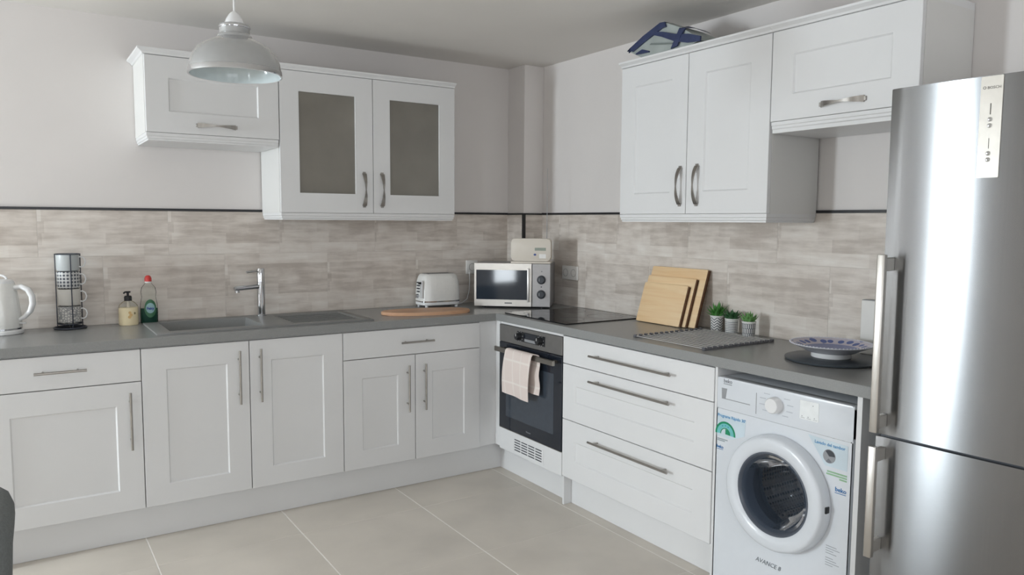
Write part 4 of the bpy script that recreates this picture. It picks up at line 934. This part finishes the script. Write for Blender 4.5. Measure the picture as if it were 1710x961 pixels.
# ------------------------------------------------------------------ succulents in patterned pots
def potmat(name, mode):
    m = M(name, (232, 231, 228), 0.4, var=0.01); nt, n_, b = nodes(m)
    tc = n_.new('ShaderNodeTexCoord'); sp = n_.new('ShaderNodeSeparateXYZ'); nt.links.new(tc.outputs['Object'], sp.inputs[0])
    def math_(op, a, c=0.0):
        q = n_.new('ShaderNodeMath'); q.operation = op
        for i, v in enumerate((a, c)):
            if isinstance(v, (int, float)): q.inputs[i].default_value = v
            else: nt.links.new(v, q.inputs[i])
        return q.outputs[0]
    at = n_.new('ShaderNodeMath'); at.operation = 'ARCTAN2'; nt.links.new(sp.outputs['Y'], at.inputs[0]); nt.links.new(sp.outputs['X'], at.inputs[1])
    A = math_('DIVIDE', math_('ADD', at.outputs[0], PI), 2*PI); Z = sp.outputs['Z']
    if mode == 'chevron':
        tri = math_('PINGPONG', math_('MULTIPLY', A, 12.0), 1.0)
        f = math_('FRACT', math_('ADD', math_('MULTIPLY', Z, 78.0), math_('MULTIPLY', tri, -0.95)))
        val = math_('LESS_THAN', f, 0.40)
    elif mode == 'weave':
        f1 = math_('LESS_THAN', math_('FRACT', math_('MULTIPLY', Z, 125.0)), 0.5); f2 = math_('GREATER_THAN', math_('FRACT', math_('MULTIPLY', A, 36.0)), 0.22)
        val = math_('MULTIPLY', f1, f2)
    else:
        row = math_('FLOOR', math_('MULTIPLY', Z, 46.0)); sh = math_('MULTIPLY', math_('MODULO', row, 2.0), 0.5)
        f1 = math_('LESS_THAN', math_('FRACT', math_('ADD', math_('MULTIPLY', A, 22.0), sh)), 0.5); f2 = math_('LESS_THAN', math_('FRACT', math_('MULTIPLY', Z, 46.0)), 0.92)
        val = math_('SUBTRACT', 1.0, math_('MULTIPLY', f1, f2))
    lim = math_('MULTIPLY', val, math_('LESS_THAN', Z, 0.0655))
    lim = math_('MULTIPLY', lim, math_('GREATER_THAN', Z, 0.004))
    mx = n_.new('ShaderNodeMixRGB'); mx.inputs[1].default_value = lin((230, 229, 226)); mx.inputs[2].default_value = lin((88, 92, 100)); nt.links.new(lim, mx.inputs[0])
    for l in list(b.inputs['Base Color'].links): nt.links.remove(l)
    nt.links.new(mx.outputs[0], b.inputs['Base Color'])
    return m
def leaf(L, W, curl, th=0.004):
    bm = B_(); N = 7; rows_ = []
    for i in range(N+1):
        s = i/N; wd = W*(math.sin(PI*min(1, s*0.62+0.33))**0.8)*(1-s**2.5)+0.0004; x = L*s; z = curl*s*s
        rows_.append([bm.verts.new(p) for p in ((x, -wd, z+wd*0.35), (x, 0, z-th*(1-s)*0.9), (x, wd, z+wd*0.35), (x, 0, z+th*(1-s)*0.5))])
    for a, b2 in zip(rows_, rows_[1:]):
        for q in range(4): bm.faces.new([a[q], a[(q+1) % 4], b2[(q+1) % 4], b2[q]])
    bm.faces.new(rows_[0]); bm.faces.new(rows_[-1][::-1]); return bm
SOIL = M('soil', (70, 62, 52), 0.95, var=0.3, scale=200)
def plant(loc, label, mode, green, spec, pr):
    t = root('potted_succulent', label, 'plant', loc, 0.3, 'three potted succulents')
    m = potmat('pot_'+mode, mode)
    bm = B_(); lathe(bm, [(0, 0), (pr*0.86, 0), (pr*0.9, 0.003), (pr*0.98, 0.068), (pr*1.05, 0.070), (pr*1.05, 0.075), (pr*0.92, 0.075), (pr*0.88, 0.062), (0, 0.062)], 36); obj('pot', bm, m, t)
    bm = B_(); lathe(bm, [(0, 0.066), (pr*0.5, 0.066), (pr*0.9, 0.063)], 20); obj('soil', bm, SOIL, t)
    lm = M('leaf_'+mode, green, 0.4, var=0.3, scale=60)
    for n_, L, W, el, curl, ph in spec:
        me = None
        for i in range(n_):
            if me is None:
                bm = leaf(L, W, curl); o = obj('leaf', bm, lm, t); me = o.data
            else:
                o = bpy.data.objects.new('leaf', me); COL.objects.link(o); o.parent = t
            a = ph+2*PI*i/n_+random.uniform(-.12, .12)
            o.rotation_euler = (0, -(el+random.uniform(-.08, .08)), a); o.location = (0.006*math.cos(a), 0.006*math.sin(a), 0.066)
            sc = random.uniform(.88, 1.1); o.scale = (sc, sc, sc)
plant((-0.053, -1.738, ZT+0.0003), 'spiky bright green succulent in a chevron pattern pot', 'chevron', (78, 140, 66), [(9, 0.066, 0.012, 0.40, 0.014, 0.1), (8, 0.074, 0.0135, 0.80, 0.008, 0.5), (5, 0.078, 0.014, 1.22, 0.003, 0.2)], 0.031)
plant((-0.082, -1.855, ZT+0.0003), 'dark green rosette succulent in a woven line pattern pot', 'weave', (58, 98, 62), [(9, 0.054, 0.015, 0.35, 0.018, 0.0), (8, 0.054, 0.015, 0.75, 0.012, 0.4), (5, 0.050, 0.014, 1.15, 0.004, 0.2)], 0.031)
plant((-0.096, -1.968, ZT+0.0003), 'light green succulent in a dashed pattern pot beside the drying rack', 'dashes', (112, 160, 96), [(9, 0.056, 0.013, 0.38, 0.024, 0.3), (8, 0.056, 0.013, 0.80, 0.014, 0.1), (5, 0.052, 0.012, 1.2, 0.004, 0.6)], 0.031)

# ------------------------------------------------------------------ roll-up drying rack
t = root('drying_rack', 'roll-up drying rack of dark steel rods lying on the worktop', 'drying rack', (-0.33, -1.905, ZT+0.0003), 0.0)
nr = 14; me = None
for i in range(nr):
    x = -0.214+i*0.428/(nr-1)
    if me is None:
        bm = B_(); tube(bm, [(0, -0.212, 0), (0, 0.212, 0)], 0.0023, 8); o = obj('rod', bm, M('rack_rod', (196, 194, 192), 0.35, 0.25), t); me = o.data
    else: o = bpy.data.objects.new('rod', me); COL.objects.link(o); o.parent = t
    o.location = (x, 0, 0.0068)
for y in (-0.208, 0.208):
    bm = B_(); box(bm, -0.222, 0.222, y-0.007, y+0.007, 0, 0.004, 0.001, 1)
    for i in range(nr):
        x = -0.214+i*0.428/(nr-1); tube(bm, [(x, y-0.008, 0.0072), (x, y+0.008, 0.0072)], 0.0062, 8)
    obj('silicone_strip', bm, M('rack_silicone', (104, 104, 108), 0.7), t)

# ------------------------------------------------------------------ plate on a round tray, white box behind it
pc = (-0.285, -2.520)
t = root('round_tray', 'flat dark grey round turntable tray under the patterned plate', 'tray', (pc[0]-0.008, pc[1]-0.012, ZT+0.0003))
bm = B_(); lathe(bm, [(0, 0), (0.165, 0), (0.172, 0.003), (0.174, 0.009), (0.168, 0.012), (0, 0.012)], 56); obj('disc', bm, M('slate_grey', (72, 78, 84), 0.4, var=0.05), t)
t = root('footed_plate', 'blue and white patterned ceramic plate on a wide white foot', 'plate', (pc[0], pc[1], ZT+0.0126))
bm = B_(); lathe(bm, [(0.062, 0.0), (0.072, 0.0), (0.0735, 0.003), (0.072, 0.020), (0.062, 0.022)], 48); obj('foot', bm, WPLAST, t)
pm = M('plate_glaze', (214, 214, 224), 0.2, var=0.01); nt, n_, b = nodes(pm)
def mth(op, a, c=0.0):
    q = n_.new('ShaderNodeMath'); q.operation = op
    for i, v in enumerate((a, c)):
        if isinstance(v, (int, float)): q.inputs[i].default_value = v
        else: nt.links.new(v, q.inputs[i])
    return q.outputs[0]
tc = n_.new('ShaderNodeTexCoord'); sp = n_.new('ShaderNodeSeparateXYZ'); nt.links.new(tc.outputs['Object'], sp.inputs[0])
rad = mth('SQRT', mth('ADD', mth('MULTIPLY', sp.outputs['X'], sp.outputs['X']), mth('MULTIPLY', sp.outputs['Y'], sp.outputs['Y'])))
angn = mth('ARCTAN2', sp.outputs['Y'], sp.outputs['X'])
cb = n_.new('ShaderNodeCombineXYZ'); nt.links.new(mth('MULTIPLY', angn, 0.14), cb.inputs[0]); nt.links.new(rad, cb.inputs[1])
vo = n_.new('ShaderNodeTexVoronoi'); vo.inputs['Scale'].default_value = 26; vo.inputs['Randomness'].default_value = 0.3; nt.links.new(cb.outputs[0], vo.inputs['Vector'])
spots = n_.new('ShaderNodeMixRGB'); spots.inputs[1].default_value = lin((92, 110, 170)); spots.inputs[2].default_value = lin((206, 200, 212)); nt.links.new(mth('GREATER_THAN', vo.outputs['Distance'], 0.40), spots.inputs[0])
well = n_.new('ShaderNodeMixRGB'); well.inputs[1].default_value = lin((140, 148, 188)); nt.links.new(spots.outputs[0], well.inputs[2]); nt.links.new(mth('GREATER_THAN', rad, 0.098), well.inputs[0])
edge = n_.new('ShaderNodeMixRGB'); nt.links.new(well.outputs[0], edge.inputs[1]); edge.inputs[2].default_value = lin((216, 216, 226)); nt.links.new(mth('GREATER_THAN', rad, 0.146), edge.inputs[0])
for l in list(b.inputs['Base Color'].links): nt.links.remove(l)
nt.links.new(edge.outputs[0], b.inputs['Base Color'])
bm = B_(); lathe(bm, [(0, 0.026), (0.085, 0.027), (0.100, 0.036), (0.148, 0.052), (0.151, 0.054)], 72); obj('patterned_face', bm, pm, t)
bm = B_(); lathe(bm, [(0.151, 0.054), (0.152, 0.0505), (0.104, 0.030), (0.088, 0.0205), (0, 0.020)], 72); obj('underside', bm, M('plate_underside', (200, 200, 206), 0.25), t)
bm = B_()
for i in range(72):
    a = 2*PI*i/72; lathe(bm, [(0, -0.0035), (0.0035, 0), (0, 0.0035)], 6, (0.1505*math.cos(a), 0.1505*math.sin(a), 0.053))
obj('scalloped_rim', bm, M('rim_white', (222, 222, 232), 0.25), t, kind='stuff')
t = wroot('carton', 'plain white upright carton standing against the tiles behind the plate', 'box', 'B', 2.545, -0.03, ZT+0.0003)
bm = B_(); box(bm, 2.490, 2.600, -0.052, -0.012, ZT+0.0003, 1.150, 0.002, 1); obj('body', bm, SOCK, t)
bm = B_(); box(bm, 2.492, 2.598, -0.050, -0.014, 1.150, 1.1525); obj('lid_flap', bm, GREYP, t, smooth=0)

# ------------------------------------------------------------------ folded bag on top of the wall cabinet
t = wroot('folded_bag', 'folded translucent carrier bag with blue edging on the wall cabinet', 'bag', 'B', 1.60, -0.25, CT+0.0008)
zb_ = CT+0.0008
BAGM = M('bag_plastic', (166, 173, 170), 0.3, var=0.12, scale=9)
def loft(rows_):
    bm = B_(); R = [[bm.verts.new(p) for p in r] for r in rows_]
    for a, c in zip(R, R[1:]):
        for q in range(len(a)): bm.faces.new([a[q], a[(q+1) % len(a)], c[(q+1) % len(a)], c[q]])
    bm.faces.new(R[0][::-1]); bm.faces.new(R[-1]); return bm
def sec(v, k_, du):
    return [(1.49+du, v, zb_), (1.80+du, v, zb_), (1.862+du, v, zb_+0.012*k_), (1.855+du, v, zb_+0.024*k_), (1.745+du, v, zb_+0.092*k_), (1.640+du, v, zb_+0.138*k_), (1.615+du, v, zb_+0.136*k_), (1.500+du, v, zb_+0.096*k_), (1.415+du, v, zb_+0.056*k_), (1.402+du, v, zb_+0.044*k_)]
bm = loft([sec(-0.350, 0.97, 0.0), sec(-0.30, 1.0, 0.0), sec(-0.22, 0.9, 0.01), sec(-0.14, 0.72, 0.02)]); bb = obj('body', bm, BAGM, t, smooth=50)
def edge_pts(ids, v, k_, du): s = sec(v, k_, du); return [s[i] for i in ids]
def ribbon(name, pts, wv, th=0.004, mat=BLUE):
    """flat band following pts (u, v, z) with a half-width vector per point"""
    bm = B_(); rows_ = []
    for (u, v, z), (du, dv, dz) in zip(pts, wv):
        rows_.append([bm.verts.new(p) for p in ((u-du, v-dv-th, z-dz), (u+du, v+dv-th, z+dz), (u+du, v+dv+th, z+dz), (u-du, v-dv+th, z-dz))])
    for a, c in zip(rows_, rows_[1:]):
        for q in range(4): bm.faces.new([a[q], a[(q+1) % 4], c[(q+1) % 4], c[q]])
    bm.faces.new(rows_[0][::-1]); bm.faces.new(rows_[-1])
    bmesh.ops.subdivide_edges(bm, edges=bm.edges, cuts=1, use_grid_fill=True)
    return obj(name, bm, mat, bb, smooth=60)
e = edge_pts((9, 8, 7, 6, 5), -0.352, 0.97, 0)
ribbon('blue_edging', [(e[0][0]+0.004, -0.354, e[0][2]), (e[1][0]+0.012, -0.355, e[1][2]-0.006), (e[2][0]+0.010, -0.355, e[2][2]-0.010), (e[3][0]+0.008, -0.355, e[3][2]-0.010), (e[4][0]+0.012, -0.355, e[4][2]-0.012)], [(0.003, 0, 0.006), (0.006, 0, -0.012), (0.007, 0, -0.014), (0.006, 0, -0.014), (0.004, 0, -0.012)])
ribbon('blue_edging', [(e[0][0], -0.352, e[0][2]), (e[1][0], -0.345, e[1][2]+0.003), (e[2][0], -0.34, e[2][2]+0.003), (e[3][0], -0.335, e[3][2]+0.003), (e[4][0], -0.33, e[4][2]+0.003)], [(0.0, 0.012, 0)]*5, 0.003)
ribbon('blue_fold', [(1.565, -0.356, zb_+0.098), (1.64, -0.360, zb_+0.078), (1.72, -0.362, zb_+0.048), (1.80, -0.360, zb_+0.030), (1.868, -0.354, zb_+0.017)], [(0.002, 0, 0.006), (0.003, 0, 0.011), (0.004, 0, 0.015), (0.003, 0, 0.019), (0.001, 0, 0.011)])
ribbon('blue_strap', [(1.765, -0.20, zb_+0.086), (1.762, -0.30, zb_+0.094), (1.757, -0.352, zb_+0.084), (1.745, -0.364, zb_+0.050), (1.715, -0.360, zb_+0.006)], [(0.018, 0, -0.010), (0.018, 0, -0.008), (0.018, 0, -0.004), (0.016, 0, 0), (0.020, 0, 0.003)])
ribbon('blue_print', [(1.455, -0.354, zb_+0.022), (1.50, -0.355, zb_+0.026), (1.545, -0.354, zb_+0.018)], [(0, 0, 0.003), (0, 0, 0.010), (0, 0, 0.003)])
bm = loft([[(1.56, -0.353, zb_+0.055), (1.70, -0.353, zb_+0.030), (1.70, -0.353, zb_+0.024), (1.55, -0.353, zb_+0.048)], [(1.56, -0.358, zb_+0.055), (1.70, -0.358, zb_+0.030), (1.70, -0.358, zb_+0.024), (1.55, -0.358, zb_+0.048)]]); obj('crease_shade', bm, M('bag_shade', (120, 128, 126), 0.4), bb)  # darker strip of bag colour, painted as the shade of a crease

# ------------------------------------------------------------------ chair at the left edge
t = root('dining_chair', 'grey upholstered dining chair with a rounded back in the near foreground', 'chair', (-3.190, -2.20, 0), PI/2)
LEGM = M('chair_leg_black', (40, 40, 42), 0.4)
def pad(bm, hx, z0, z1, y, th, rake, N=36, p=4.5):
    rings = []
    cz, hz = (z0+z1)/2, (z1-z0)/2
    for s, d in ((0.74, 0.0), (0.90, 0.12), (0.98, 0.32), (1.0, 0.5), (0.98, 0.68), (0.90, 0.88), (0.74, 1.0)):
        rg = []
        for i in range(N):
            a = 2*PI*i/N; c, q = math.cos(a), math.sin(a)
            X = math.copysign(abs(c)**(2/p), c)*(hx*s); Z = cz+math.copysign(abs(q)**(2/p), q)*(hz*(1-(1-s)*0.7))
            rg.append(bm.verts.new((X, y+th*(d-0.5)-rake*(Z-z0)+0.25*X*X, Z)))
        rings.append(rg)
    for a, b2 in zip(rings, rings[1:]):
        for i in range(N): bm.faces.new([a[i], a[(i+1) % N], b2[(i+1) % N], b2[i]])
    bm.faces.new(rings[0][::-1]); bm.faces.new(rings[-1]); return bm
bm = B_(); pad(bm, 0.22, 0.40, 0.808, -0.195, 0.085, 0.05); obj('backrest', bm, FABRIC, t, smooth=60)
bm = B_(); superbox(bm, 0.235, 0.225, [(0.03, 0.40), (0.004, 0.41), (0.0, 0.44), (0.004, 0.47), (0.03, 0.482)], 40, 4.0); obj('seat', bm, FABRIC, t, smooth=60)
for x in (-0.19, 0.19):
    for y in (-0.18, 0.18):
        bm = B_(); tube(bm, [(x*0.85, y*0.85, 0.405), (x*1.08, y*1.08, 0.0)], [0.016, 0.010], 10); obj('leg', bm, LEGM, t)
